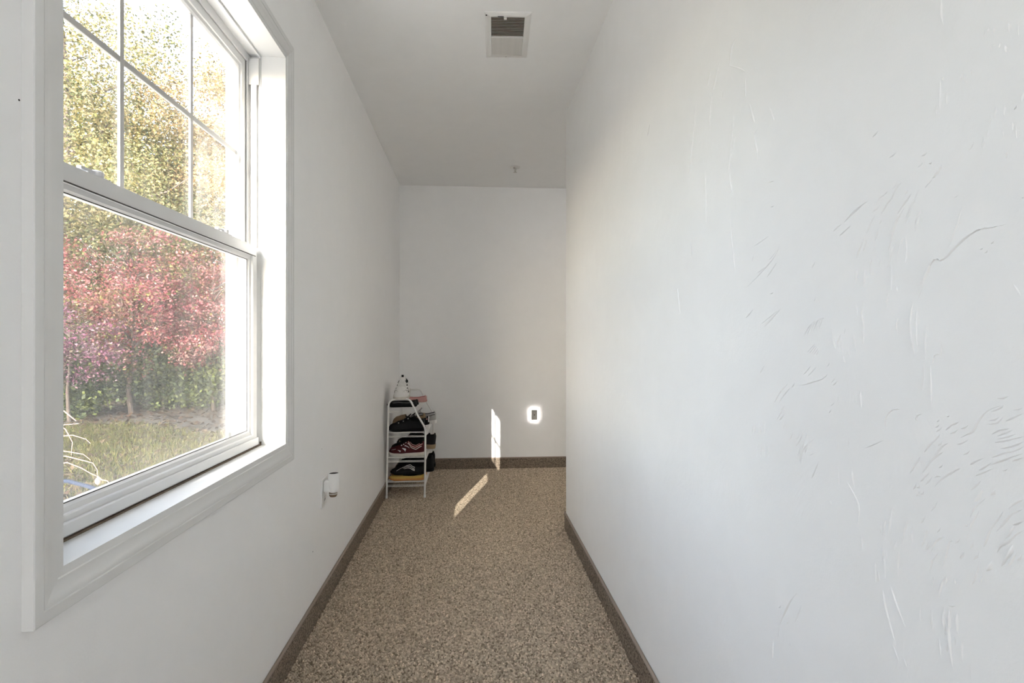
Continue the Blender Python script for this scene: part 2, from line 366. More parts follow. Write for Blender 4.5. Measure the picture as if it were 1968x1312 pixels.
# raised plaster ridges left by the trowel on the right-hand wall (y, z in mm; first number is the ridge width in mm)
RIDGES = [(1.8,774,1279,762,1286,749,1292,737,1296,724,1299),(1.1,799,1270,788,1276,778,1278),(1.1,785,1261,774,1266,758,1272),(1.7,728,1253,723,1262,716,1271,711,1275),(
1.1,718,1280,713,1283,707,1284,703,1289),(1.1,709,1290,704,1297,696,1299,688,1302),(1.5,701,1274,694,1281,690,1286,682,1291,677,1299,671,1304,665,1307),(
1.2,681,1302,675,1306,671,1312),(1.5,704,1261,699,1267),(1.5,712,1240,709,1248,705,1256),(1.8,747,1221,744,1231,739,1238,733,1249),(1.5,735,1229,731,1237,727,1245),(
1.9,688,1222,683,1235,680,1246,675,1257,668,1266,660,1274),(1.4,673,1267,666,1274,657,1282,649,1289),(1.2,660,1289,654,1295),(1.3,649,1274,642,1280),(1.0,659,1252,653,1262,649,1272,642,1284,638,1291),(
1.2,672,1215,668,1225,663,1238),(1.5,690,1199,686,1208,683,1221,677,1229),(1.0,644,1246,642,1255,637,1261,633,1265),(1.0,644,1238,640,1249,636,1260),(1.8,750,1185,748,1196,746,1207),(
1.7,733,1178,732,1193,731,1207),(1.3,721,1193,721,1208,717,1217),(2.0,633,1165,631,1177,625,1187,621,1196,616,1200),(1.1,716,1225,713,1235),(1.0,659,1202,657,1219,659,1237),(
1.6,618,1298,612,1301),(1.2,629,1289,625,1294),(0.9,713,1191,712,1197),(0.8,683,1169,682,1187,683,1206),(0.9,703,1202,703,1217),(1.5,640,1152,631,1173,625,1187,616,1200,607,1198,597,1202,593,1206,577,1217,561,1224,543,1223,525,1224),(
1.1,596,1211,590,1224,583,1239,578,1256),(1.8,618,1298,605,1308),(1.2,635,1330,625,1332),(1.5,687,1345,673,1349),(1.3,717,1384,705,1389),(1.0,640,1318,631,1322),(
1.0,628,1290,617,1298),(1.1,551,1197,547,1200),(1.1,544,1206,540,1209),(0.9,557,1202,552,1204),(1.5,736,1099,733,1123,738,1143,732,1157),(1.1,749,1158,745,1139),(
1.4,645,1086,650,1107,651,1132,647,1152),(1.0,640,1089,642,1116,641,1145),(1.0,628,1079,629,1098,626,1124),(1.2,618,1075,615,1086,608,1087),(1.0,606,1084,605,1101),(
1.0,672,1166,674,1175),(1.0,672,1110,674,1126,669,1135),(1.1,520,1162,511,1146),(0.9,511,1246,509,1248),(1.1,752,1098,754,1113),(1.1,691,1146,689,1169),(1.0,659,1258,649,1278),(
1.0,589,1267,582,1269),(1.2,852,1221,842,1232),(1.2,845,1166,841,1176),(1.0,981,1253,954,1267),(1.1,1023,1235,987,1244),(1.2,872,1111,860,1126,844,1136),(1.2,864,1113,853,1129,839,1137),(
1.2,856,1115,846,1131,835,1137),(1.2,848,1117,839,1134,830,1138),(1.2,840,1119,832,1136,825,1139),(1.2,833,1121,825,1138,820,1139),(1.0,864,1084,853,1092,842,1099),(
1.0,858,1083,848,1091,840,1097),(1.0,852,1082,843,1090,838,1095),(1.0,846,1081,838,1089,835,1092),(1.0,840,1080,834,1088,833,1090),(1.8,908,1022,898,1032),(
1.3,947,993,926,1012,910,1023),(1.3,963,989,941,1013,918,1029),(1.5,940,979,929,989),(1.5,947,960,928,975),(1.3,954,960,934,982),(1.2,934,947,924,964),(1.3,916,929,902,947),(
1.2,896,922,882,939,871,961),(1.5,884,898,880,916,871,938,864,951),(1.5,870,916,864,929,846,945),(1.2,860,914,842,924),(1.2,890,907,882,927),(1.2,894,934,884,947),(
1.6,793,1090,800,1108,802,1122),(1.6,787,1091,789,1102,781,1114),(1.5,777,1085,781,1100,781,1110),(1.4,772,1070,777,1082),(1.3,762,1078,764,1096),(1.1,774,1112,772,1124),(
1.1,749,1085,754,1112),(1.8,738,1008,740,1033),(1.5,734,1098,734,1125),(1.5,738,1133,738,1148,734,1157),(1.1,745,1137,749,1158),(1.0,814,1062,806,1070),(1.1,864,1044,839,1062),(
1.1,875,1046,853,1063),(1.3,896,1028,875,1030,846,1038,825,1043,811,1052),(1.0,800,1034,789,1043),(1.0,806,1002,796,1009),(1.4,1012,1041,995,1058),(1.2,846,1166,841,1176),(
1.0,1007,1136,952,1158),(1.0,993,1135,939,1162),(1.3,1042,918,1037,946),(1.2,1031,920,1026,947),(1.2,1020,922,1015,949),(1.2,1009,924,1004,950),(1.2,998,926,993,952),(
1.1,1024,877,1024,903),(1.1,1009,880,1009,906),(1.1,995,883,995,908),(1.1,981,886,981,911),(1.3,976,1190,965,1193),(1.0,804,1038,793,1047),(0.9,809,991,803,998),(
1.4,652,935,644,948,636,960),(1.4,630,966,622,978,614,985,607,993),(1.6,633,940,621,957,612,967,602,973),(1.4,624,955,615,966,605,979,596,984),(1.3,636,929,630,936,622,944),(
1.3,628,927,618,940),(2.0,647,916,641,926),(2.0,640,920,637,925),(1.5,642,909,637,917),(1.4,635,913,630,919),(1.3,615,928,607,939,594,950,582,959),(1.2,594,947,587,955,580,959),(
1.2,615,939,610,943,605,943),(1.4,600,998,592,1006,582,1011),(1.2,580,1003,570,1009),(1.4,613,994,604,1002),(1.3,614,999,608,1004),(1.1,594,995,583,1002),(1.2,610,978,604,985),(
1.1,609,952,603,958),(1.2,598,1014,594,1017),(1.1,612,1006,608,1010),(1.3,580,993,573,998,565,1003,560,1012,552,1024,543,1031,530,1036),(1.2,585,985,578,988,570,993),(
1.1,577,974,568,981),(1.3,568,965,562,971,552,976),(1.2,558,961,551,967,543,973),(1.2,562,954,551,962,540,968),(1.4,567,937,560,946,555,951),(2.2,563,925,558,934,552,943),(
2.2,544,938,539,946),(1.2,568,906,565,916,558,925,549,934),(1.3,543,1003,534,1010,522,1013),(1.3,537,1002,528,1008,520,1012),(1.4,540,995,531,999,520,1003,509,1007),(
1.4,537,999,525,1005,517,1008),(1.4,533,990,522,995,509,1002),(1.3,543,978,531,986,520,990,509,997),(1.3,546,969,534,977,522,984,509,990),(1.2,521,979,516,983,509,986),(
1.2,531,967,525,971),(1.2,546,1017,534,1023),(1.3,544,1027,535,1032,530,1036),(1.3,528,1019,520,1025,509,1030),(1.4,537,1042,524,1046),(1.2,520,1032,509,1036),(
1.2,549,1013,537,1017,530,1024),(1.5,538,901,531,912,524,923,517,929,510,934),(1.4,525,929,517,939,509,944),(1.4,520,914,516,918,509,922),(1.5,537,879,533,889,525,896,517,906,509,913),(
1.4,528,897,522,908,518,915),(2.0,532,867,527,878,522,888,520,894),(1.6,525,870,521,879,516,888),(2.0,516,879,511,888),(2.4,549,855,545,863,542,869),(2.1,564,861,557,873),(
1.4,552,879,549,889,544,903,537,914,530,926),(1.3,568,871,564,883),(1.3,570,886,568,898,562,909,557,918),(2.1,574,895,572,898),(1.5,634,849,629,863,626,874),(
1.4,628,847,624,860),(1.6,621,846,615,861,609,869,600,874),(1.5,603,839,598,857,595,870,589,873),(1.2,581,856,577,865),(1.2,635,877,629,889),(1.2,612,874,606,883),(
1.1,588,870,580,879),(1.4,659,864,655,879),(1.2,650,865,648,871),(1.1,620,897,610,913),(1.1,643,1004,641,1010,634,1013),(1.5,687,845,684,866,680,886),(1.4,666,839,660,861,655,882),(
1.5,701,842,701,859),(1.4,695,835,695,851,692,866),(1.5,684,832,682,842),(1.5,677,828,674,843),(1.4,698,806,697,830),(1.4,690,812,691,827),(1.2,671,797,671,817,669,838),(
1.2,648,848,649,869),(1.4,633,851,628,866,625,875),(1.3,633,882,628,890),(1.2,626,848,621,862),(1.5,711,789,712,801),(1.3,703,777,707,791),(1.3,693,785,695,817),(
1.5,677,710,684,726,692,745,698,769),(1.2,659,737,669,752,677,765,684,780),(1.3,669,687,682,707),(1.2,655,686,663,699),(1.7,590,725,594,749,596,768,596,788),(
1.8,600,757,602,776,602,791),(1.7,595,765,595,792),(1.7,584,767,585,793),(1.9,578,750,579,766),(1.5,587,754,588,764),(1.6,597,741,599,752),(1.3,597,795,586,800),(
1.1,577,741,579,757),(1.1,567,725,568,748),(1.6,609,798,605,817,600,827),(1.4,600,817,598,830),(1.3,617,810,617,820),(1.4,566,832,561,846,557,863),(1.3,556,839,553,849),(
1.2,622,822,618,840,609,852),(1.2,604,836,599,854,596,869),(1.0,606,728,609,751),(1.0,618,756,620,780),(1.0,636,757,636,778),(1.1,580,855,575,866),(0.9,571,885,568,896),(
1.0,586,823,588,831),(1.3,603,1474,606,1489,606,1505),(1.8,612,1370,612,1384),(1.3,608,1376,607,1394,607,1413),(1.2,603,1408,604,1413),(1.2,598,1378,598,1394),(
1.3,545,1334,544,1343),(1.3,540,1339,538,1350),(1.3,529,1337,529,1349),(1.3,519,1338,516,1342),(1.2,547,1319,547,1330),(1.2,530,1314,531,1324),(1.3,527,1401,529,1410),(
1.2,545,1411,544,1419),(1.1,535,1410,534,1415),(1.2,574,1392,575,1403),(1.2,580,1397,580,1406),(1.2,540,1428,541,1436),(1.2,547,1433,547,1438),(1.1,552,1431,551,1439),(
1.1,520,1317,521,1328),(1.2,516,1308,517,1322),(1.1,524,1419,525,1431),(1.1,514,1411,515,1427),(1.9,610,1304,604,1310),(1.2,623,1317,618,1318),(1.1,553,1310,552,1324),(
1.1,569,1314,563,1322),(1.1,527,1291,527,1302),(1.1,511,1343,510,1353),(1.1,567,1398,567,1403),(1.1,541,1415,541,1418),(1.6,1231,1615,1224,1667,1204,1693,1184,1731),(
1.6,1238,1593,1231,1639),(1.5,1141,1691,1123,1732,1106,1739),(1.5,1147,1700,1100,1671,1067,1647),(1.4,1067,1596,1067,1639),(1.5,1141,1471,1129,1518,1117,1580),(
1.3,1129,1495,1111,1533),(1.7,1031,1529,1052,1576),(1.7,1026,1451,1021,1469,1034,1505,1019,1514),(1.3,962,1506,979,1538),(1.5,1123,1410,1137,1464),(1.6,1245,1701,1224,1733),(
1.5,1171,1637,1165,1657),(1.3,1111,1247,1129,1328,1135,1374),(1.5,1253,1383,1260,1508),(1.6,1337,1315,1345,1370),(1.4,1434,1246,1415,1174),(1.7,1686,1749,1661,1780),(
1.1,1021,1627,1031,1639),(1.4,1362,1507,1329,1615,1313,1687),(1.2,1067,1210,1017,1230,962,1257,942,1278),(1.3,1067,1149,1036,1166),(1.0,998,1129,942,1160),(
1.0,988,1222,953,1246),(1.1,1041,1259,1036,1274),(1.1,1036,1289,979,1299),(1.1,988,1399,962,1396),(1.1,975,1351,962,1351),(1.9,952,564,944,594,925,630,910,654,890,677),(
1.6,968,519,965,556),(1.3,948,621,940,631),(1.2,899,619,879,660),(1.3,921,606,917,616),(1.3,912,573,912,581),(1.5,882,894,875,922,849,943),(1.3,852,879,834,911),(
1.2,885,911,869,943),(1.6,753,889,758,918),(1.3,738,1007,740,1033),(1.3,746,839,743,868,769,896),(1.1,733,951,710,963,695,970),(1.3,693,984,693,1000,680,1013,668,1014),(
1.2,619,1022,621,1074),(1.0,633,1041,631,1074),(1.0,641,1003,641,1010,633,1013),(1.1,710,771,712,797),(1.0,801,851,807,856),(1.0,736,805,738,828),(1.0,790,938,793,956),(
1.0,763,944,766,961),(1.0,697,1025,700,1027),(1.0,785,885,787,913)]
def ridges():
    V = []; F = []
    rnd = random.Random(5)
    for rec in RIDGES:
        w = rec[0] * 0.001 * 1.7; q = [(rec[i] / 1000, rec[i + 1] / 1000) for i in range(1, len(rec), 2)]
        # resample smoothly
        pts = []
        n = len(q)
        for i in range(n - 1):
            p0 = q[max(i - 1, 0)]; p1 = q[i]; p2 = q[i + 1]; p3 = q[min(i + 2, n - 1)]
            m = max(2, int(math.hypot(p2[0] - p1[0], p2[1] - p1[1]) / 0.008))
            for k in range(m):
                t = k / m
                pts.append(tuple(0.5 * (2 * b + (c - a) * t + (2 * a - 5 * b + 4 * c - d) * t * t + (-a + 3 * b - 3 * c + d) * t ** 3) for a, b, c, d in zip(p0, p1, p2, p3)))
        pts.append(q[-1]); m = len(pts)
        h = min(0.0032, w * 0.95)
        ph = rnd.random() * 6
        for i, (y, z) in enumerate(pts):
            a = pts[max(i - 1, 0)]; b = pts[min(i + 1, m - 1)]
            ty, tz = b[0] - a[0], b[1] - a[1]; l = math.hypot(ty, tz) or 1; ny, nz = -tz / l, ty / l
            s = i / (m - 1); tap = max(0.03, math.sin(math.pi * s) ** 0.6) * (0.8 + 0.2 * math.sin(9 * s + ph))
            k = len(V)
            # steep on one side, feathered on the other
            for off, hh in ((-1.2, -0.25), (-0.5, 0.6), (0.0, 1.0), (0.16, 0.5), (0.28, -0.25)):
                sg = 1 if ny > 0 else -1
                V.append((XR - hh * h * tap, y + ny * sg * off * w * tap, z + nz * sg * off * w * tap))
            if i:
                for j in range(4): F.append((k - 5 + j, k - 4 + j, k + 1 + j, k + j))
    o = bulk_mesh('plaster_ridges', np.array(V), np.array(F), MT['ridge'], wall_right, smooth=True)
    o['kind'] = 'stuff'
ridges()

# small nicks in the left-hand wall
for (y, z, r) in ((0.792, 1.431, .0013), (2.170, 0.287, .0022), (2.30, .66, .0012)):
    n_ = MB().lathe([(r, 0), (r, .0008)], (XL - .0002, y, z), 10, 'X').build('nail_hole', MT['darkhole'], wall_left)

# carpet: loops of the pile
def pile():
    rg = np.random.default_rng(4)
    sp = 0.0075
    # rotated lattice
    n = int(6.5 / sp)
    i, j = np.meshgrid(np.arange(-n // 2, n // 2), np.arange(-n // 2, n // 2))
    i = i.ravel().astype(np.float32) * sp; j = j.ravel().astype(np.float32) * sp
    c, s = math.cos(R(38)), math.sin(R(38))
    X = 0.5 + i * c - j * s; Y = 2.8 + i * s + j * c
    keep = ((X > XL + .010) & (X < XR - .010) & (Y > 1.15) & (Y < YB - .01)) | ((X >= XR - .010) & (X < 1.0) & (Y > YC + .012) & (Y < YB - .01))
    X = X[keep]; Y = Y[keep]; m = len(X)
    X = X + rg.normal(0, .0012, m); Y = Y + rg.normal(0, .0012, m)
    r = sp * (0.56 + rg.normal(0, .05, m)); h = 0.0052 + rg.normal(0, .0011, m)
    ang = rg.uniform(0, 6.28, m); el = rg.uniform(0.8, 1.25, m)
    tx = rg.normal(0, .0012, m); ty = rg.normal(0, .0012, m)
    k = 5; V = np.zeros((m, 2 * k + 1, 3), np.float32)
    for q in range(k):
        a = 2 * math.pi * q / k
        lx, ly = np.cos(a) * el, np.sin(a) / el
        dx = lx * np.cos(ang) - ly * np.sin(ang); dy = lx * np.sin(ang) + ly * np.cos(ang)
        V[:, q, 0] = X + dx * r; V[:, q, 1] = Y + dy * r; V[:, q, 2] = 0.0002
        V[:, k + q, 0] = X + dx * r * .78 + tx * .6; V[:, k + q, 1] = Y + dy * r * .78 + ty * .6; V[:, k + q, 2] = h * .68
    V[:, 2 * k, 0] = X + tx; V[:, 2 * k, 1] = Y + ty; V[:, 2 * k, 2] = h
    F = []
    for q in range(k):
        p = (q + 1) % k
        F += [(q, p, k + p), (q, k + p, k + q), (k + q, k + p, 2 * k)]
    F = np.array(F, np.int32); F = (F[None] + (np.arange(m) * (2 * k + 1))[:, None, None]).reshape(-1, 3)
    lo = np.array((0.21, 0.168, 0.122)); hi = np.array((0.77, 0.64, 0.49))
    t = np.clip(rg.normal(.47, .22, m), 0, 1)[:, None]
    colr = lo * (1 - t) + hi * t
    C = np.repeat(colr[:, None, :], 2 * k + 1, 1)
    o = bulk_mesh('carpet_pile', V.reshape(-1, 3), F, MT['pile'], floor, C.reshape(-1, 3), smooth=True)
    o['kind'] = 'stuff'
pile()

# carpet base strips with a bound top edge
BH = 0.099; BT = 0.009
def base(name, mb, bind):
    o = struct(name, mb, MT['basecarpet'], bevel=.0015)
    bind.build('binding', MT['binding'], o, smooth=True)
base('baseboard_left', MB().box(XL, XL + BT, YF, YB, 0, BH - .006), MB().tube([(XL + .005, YF, BH - .006), (XL + .005, YB, BH - .006)], .0062, 10))
base('baseboard_right', MB().box(XR - BT, XR, YF, YC + BT, 0, BH - .006), MB().tube([(XR - .005, YF, BH - .006), (XR - .005, YC + BT, BH - .006)], .0062, 10))
base('baseboard_back', MB().box(XL + BT, XA, YB - BT, YB, 0, BH - .006), MB().tube([(XL + BT, YB - .005, BH - .006), (XA, YB - .005, BH - .006)], .0062, 10))
base('baseboard_corner', MB().box(XR, XA, YC, YC + BT, 0, BH - .006), MB().tube([(XR, YC + .005, BH - .006), (XA, YC + .005, BH - .006)], .0062, 10))
base('baseboard_end', MB().box(XA - BT, XA, YC + BT, YB - BT, 0, BH - .006), MB().tube([(XA - .005, YC + BT, BH - .006), (XA - .005, YB - BT, BH - .006)], .0062, 10))

# ------------------------------------------------------------------ window
CI = (0.860, 1.833, 0.768, 2.0274)     # casing inner edge
CW = 0.064
trim = thing('trim_1', (XL, 1.3465, 0.70), kind='structure')
# profile across the casing: distance from the inner edge, thickness
CP = [(0.0, 0.0), (0.0, .0095), (.013, .0100), (.0145, .0118), (.026, .0122), (.034, .0138), (.041, .0160), (.0445, .0160), (.0452, .0150), (.047, .0168), (.0625, .0168), (.064, .0155), (.064, 0.0)]
def casing(c0, c1):
    """board between two mitred corners; each corner (y, z, outward y, outward z)"""
    mb = MB(); m = len(CP); vs = []
    for (y, z, sy, sz) in (c0, c1):
        for d, t in CP: vs.append((XL + t, y + sy * d, z + sz * d))
    mb.add(vs, [(k, (k + 1) % m, m + (k + 1) % m, m + k) for k in range(m)] + [tuple(range(m)), tuple(range(2 * m - 1, m - 1, -1))])
    mb.build('casing_board', MT['trim'], trim, smooth=True)
cBL = (CI[0], CI[2], -1, -1); cBR = (CI[1], CI[2], 1, -1); cTR = (CI[1], CI[3], 1, 1); cTL = (CI[0], CI[3], -1, 1)
for a, b in ((cBL, cBR), (cBR, cTR), (cTR, cTL), (cTL, cBL)): casing(a, b)

win = thing('window_1', (-0.70, 1.3465, 0.744), kind='structure')
JY0, JY1, JZ0, JZ1 = 0.856, 1.838, 0.764, 2.032
XJ = -0.686
MB().box(XJ, XL + .004, y0, JY0, z0, z1).build('jamb_board', MT['trim'], win, bevel=.001)
MB().box(XJ, XL + .004, JY1, y1, z0, z1).build('jamb_board', MT['trim'], win, bevel=.001)
MB().box(XJ, XL + .004, JY0, JY1, JZ1, z1).build('head_board', MT['trim'], win, bevel=.001)
MB().box(XJ, XL + .004, JY0, JY1, z0, JZ0).build('sill_board', MT['trim'], win, bevel=.001)
# vinyl frame: front lip, lower-sash track, parting stop, upper-sash track, outer stop
XF0, XF1 = XJ, XO
fprof = [(0, XF0), (.62, XF0), (.62, XF0 - .006), (.45, XF0 - .006), (.45, -.7225), (1.0, -.7225), (1.0, -.7275), (.55, -.7275), (.55, -.761), (1.35, -.761), (1.35, XF1), (0, XF1)]
MB().ring((y0, y1, z0, z1), (.036, .036, .030, .044), fprof).build('frame', MT['vinyl'], win)
MB().box(-.7225, XF0 - .004, 1.8285, 1.8325, 1.935, 2.02).build('track_cover', MT['vinyl'], win, bevel=.001)
MB().box(-.716, XF0 - .012, 1.8300, 1.8345, 1.41, 1.935).build('balance_shoe_track', MT['vinyl'], win, bevel=.0015)
MB().box(-.7225, XF0 - .004, .8615, .8655, 1.935, 2.02).build('track_cover', MT['vinyl'], win, bevel=.001)
MB().box(XJ - .0065, XJ + .0005, JY0 + .002, JY1 - .002, JZ0 - .001, JZ0 + .0035).build('grime_gap', MT['grime'], win)
MB().box(XJ - .004, XJ + .001, JY1 - .0035, JY1 + .0005, JZ0, JZ0 + .012).build('grime_gap', MT['grime'], win)

# lower sash
lx0, lx1 = -.693, -.7205
lrect = (.8735, 1.8195, .7705, 1.408)
lw = (.0435, .0435, .0505, .047)
lprof = [(0, lx0), (.66, lx0), (.70, lx0 - .0015), (.72, lx0 - .0055), (.90, lx0 - .0085), (1.0, lx0 - .0135), (1.0, lx1), (0, lx1)]
lsash = MB().ring(lrect, lw, lprof).build('lower_sash', MT['vinyl'], win)
MB().box(lx0 - .0175, lx0 - .0145, lrect[0] + .035, lrect[1] - .035, lrect[2] + .045, lrect[3] - .04).build('pane', MT['glass_lo'], lsash)
gk = MB().ring((lrect[0] + .0425, lrect[1] - .0425, lrect[2] + .0495, lrect[3] - .046), (.0022,) * 4, [(0, lx0 - .0128), (1, lx0 - .0135), (1, lx0 - .0145), (0, lx0 - .0145)]).build('gasket', MT['gasket'], lsash)
MB().box(lx0 - .001, lx0 + .0018, lrect[0] + .012, lrect[1] - .012, lrect[3] - .0338, lrect[3] - .0318).build('rail_groove', MT['gasket'], lsash)
MB().box(lx0 - .002, lx0 + .007, lrect[0] + .002, lrect[1] - .002, lrect[2] + .0, lrect[2] + .0235).build('bottom_lip', MT['vinyl'], lsash, bevel=.002)
for yy in (1.080, 1.613):
    s_ = MB().box(lx0 - .0245, lx0 - .003, yy - .034, yy + .034, 1.4075, 1.4125).build('sash_lock', MT['lock'], lsash, bevel=.002)
    MB().add([], []).lathe([(.0125, 1.412), (.0125, 1.421), (.009, 1.4235)], (lx0 - .0145, yy + .006, 0), 18).box(lx0 - .019, lx0 - .010, yy - .040, yy + .006, 1.4145, 1.4205).build('lock_lever', MT['lock'], lsash, bevel=.001)
MB().box(lx0 - .013, lx0 - .0115, 1.640, 1.662, .8225, .8375).build('lift_tab', MT['plastic'], lsash, bevel=.0005)

# upper sash with its grille of flat bars
ux0, ux1 = -.7285, -.7585
urect = (.8765, 1.8165, 1.374, 2.0085)
uprof = [(0, ux0), (.62, ux0), (.66, ux0 - .004), (.88, ux0 - .006), (1.0, ux0 - .011), (1.0, ux1), (0, ux1)]
usash = MB().ring(urect, (.0385, .0385, .046, .040), uprof).build('upper_sash', MT['vinyl'], win)
MB().box(-.7500, -.7470, urect[0] + .03, urect[1] - .03, urect[2] + .04, urect[3] - .034).build('pane', MT['glass_up'], usash)
gy0, gy1, gz0, gz1 = urect[0] + .0385, urect[1] - .0385, urect[2] + .046, urect[3] - .040
for yy in (1.2165, 1.506):
    MB().box(-.7460, -.7400, yy - .007, yy + .007, gz0, gz1).build('muntin', MT['grille'], usash, bevel=.001)
ys = [gy0, 1.2095, 1.2235, 1.499, 1.513, gy1]
for k in range(3):
    MB().box(-.7460, -.7400, ys[2 * k], ys[2 * k + 1], 1.6905, 1.7045).build('muntin', MT['grille'], usash, bevel=.001)
# outside insect screen on the lower half
scr = MB().ring((y0 + .045, y1 - .045, .778, 1.40), (.016,) * 4, [(0, -.764), (1, -.764), (1, -.772), (0, -.772)]).build('insect_screen', MT['vinyl'], win)
MB().box(-.7685, -.7680, y0 + .055, y1 - .055, .788, 1.39).build('screen_mesh', MT['screen'], scr)
# outside trim boards round the opening
MB().ring((y0 - .09, y1 + .09, z0 - .09, z1 + .09), (.086,) * 4, [(0, XO + .001), (0, XO - .02), (1, XO - .02), (1, XO + .001)]).build('outside_trim', MT['siding'], win, bevel=.002)

# ------------------------------------------------------------------ fixtures
# ceiling register
ve = thing('ceiling_vent', (0.1540, 2.3870, CH), (0, 0, R(-2.4)), 'white two-way air register with louvers over a brown duct in the ceiling', 'vent')
def lring(mb, x0, x1, ya, yb, prof):
    """mitred ring in the X-Y plane, prof: (inset, z)"""
    m = len(prof)
    cs = [(x0, ya, 1, 1), (x1, ya, -1, 1), (x1, yb, -1, -1), (x0, yb, 1, -1)]
    for i in range(4):
        vs = [(c[0] + c[2] * d, c[1] + c[3] * d, z) for c in (cs[i], cs[(i + 1) % 4]) for d, z in prof]
        mb.add(vs, [(k, (k + 1) % m, m + (k + 1) % m, m + k) for k in range(m)])
    return mb
def asym(mb):
    W, Lh = .0955, .1755
    return lring(mb, -W, W, -Lh, Lh, [(0, 0), (0, -.003), (.004, -.006), (.0255, -.0075), (.0265, -.004), (.0265, 0)])
asym(MB()).build('face_frame', MT['vent'], ve, local=True, smooth=True)
MB().box(-.070, .070, -.150, .150, -.0012, -.0004).build('duct_opening', MT['duct'], ve, local=True)  # flat brown sheet standing in for the duct behind the louvers
MB().box(-.070, .070, -.0035, .0035, -.0085, -.002).build('centre_bar', MT['vent'], ve, local=True, bevel=.001)
def slat_mesh(ang):
    mb = MB(); c, s = math.cos(ang), math.sin(ang); h = .0050
    vs = [(x, c * t - s * u, s * t + c * u) for x in (-.0695, .0695) for t, u in ((-h, -.0004), (h, -.0004), (h, .0004), (-h, .0004))]
    mb.add(vs, [(0, 1, 2, 3), (4, 7, 6, 5), (0, 4, 5, 1), (1, 5, 6, 2), (2, 6, 7, 3), (3, 7, 4, 0)]); return mb
for ang, ya, yb in ((R(38), -.1425, -.0085), (R(-18), .0085, .1425)):
    first = None
    for k in range(13):
        if first is None: first = o = slat_mesh(ang).build('louver', MT['slat'], ve, local=True)
        else: o = first.copy(); COL.objects.link(o)
        o.location = (0, ya + (yb - ya) * k / 12, -.0052)
MB().box(-.017, -.005, -.150, -.138, -.0125, -.006).build('damper_lever', MT['vent'], ve, local=True, bevel=.001)
MB().box(-.042, -.018, -.1545, -.1515, -.0083, -.0068).build('lever_slot', MT['darkhole'], ve, local=True)
MB().lathe([(.0035, -.0080), (.0035, -.0066)], (-.0885, -.160, 0), 10).build('screw_hole', MT['darkhole'], ve, local=True)
MB().lathe([(.0025, -.0086), (.0025, -.0066)], (-.002, .163, 0), 10).build('screw', MT['chrome'], ve, local=True)

# fire sprinkler
sp = thing('sprinkler_head', (0.331, 4.183, CH), (0, 0, 0), 'small pendent fire sprinkler with round escutcheon on the ceiling', 'sprinkler')
MB().lathe([(.040, -.0002), (.0405, -.002), (.039, -.004), (.030, -.0055), (.0285, -.0035), (.016, -.003)], n=32).build('escutcheon', MT['vent'], sp, local=True, smooth=True)
MB().lathe([(.0145, -.002), (.0145, -.0085), (.012, -.012), (.008, -.0125)], n=20).build('cup', MT['chrome'], sp, local=True, smooth=True)
MB().tube([(-.009, 0, -.010), (-.0085, 0, -.024), (0, 0, -.036)], .0016, 6).tube([(.009, 0, -.010), (.0085, 0, -.024), (0, 0, -.036)], .0016, 6).build('frame_arm', MT['chrome'], sp, local=True, smooth=True)
MB().tube([(0, 0, -.012), (0, 0, -.036)], .0014, 6).build('bulb', MT['oil'], sp, local=True, smooth=True)
df = MB()
for k in range(8):
    a = k * math.pi / 4; c, s = math.cos(a), math.sin(a)
    df.add([(c * .003 - s * .003, s * .003 + c * .003, -.0375), (c * .003 + s * .003, s * .003 - c * .003, -.0375), (c * .0145 + s * .0045, s * .0145 - c * .0045, -.0385), (c * .0145 - s * .0045, s * .0145 + c * .0045, -.0385)], [(0, 1, 2, 3)])
df.lathe([(.006, -.0385), (.006, -.0365)], n=12).build('deflector', MT['chrome'], sp, local=True)

# outlet plate + plug-in air freshener on the left wall
ou = thing('outlet_plate', (XL, 2.316, 0.420), (0, 0, 0), 'white outlet cover plate low on the left wall under the window', 'outlet')
MB().box(XL, XL + .0055, 2.278, 2.354, .420, .535).build('cover_plate', MT['plastic'], ou, bevel=.0018)
MB().box(XL + .005, XL + .0075, 2.299, 2.333, .4325, .4625).build('socket', MT['plastic'], ou, bevel=.0012)
MB().box(XL + .0074, XL + .0079, 2.3075, 2.3095, .444, .4535).build('slot', MT['darkhole'], ou)
MB().box(XL + .0074, XL + .0079, 2.3225, 2.3245, .444, .4535).build('slot', MT['darkhole'], ou)
MB().lathe([(.0025, .0055), (.0022, .0068)], (XL, 2.316, .4775), 10, 'X').build('screw', MT['chrome'], ou)
af = thing('air_freshener', (-.572, 2.316, 0.455), (0, 0, 0), 'white plug-in air freshener with amber oil bottle stuck in the wall outlet', 'air freshener')
MB().lathe([(.0165, .478), (.0215, .486), (.0235, .500), (.0232, .530), (.0225, .545), (.0232, .549), (.0228, .5565), (.0205, .5575), (.0195, .553), (.010, .5525)], (-.572, 2.316, 0), 28).build('body', MT['plastic'], af, smooth=True)
MB().lathe([(.0188, .5535), (.0188, .5548)], (-.572, 2.316, 0), 24).build('vent_top', MT['darkhole'], af)
MB().box(XL + .0058, -.568, 2.297, 2.335, .479, .529).build('plug_block', MT['plastic'], af, bevel=.008, segs=3)
MB().lathe([(.004, .457), (.0125, .459), (.0165, .466), (.0165, .476), (.013, .482), (.008, .486)], (-.5745, 2.316, 0), 20).build('oil_bottle', MT['oil'], af, smooth=True)
MB().lathe([(.0172, .4695), (.0176, .472), (.0172, .4745)], (-.5745, 2.316, 0), 20).build('bottle_ring', MT['chrome'], af, smooth=True)

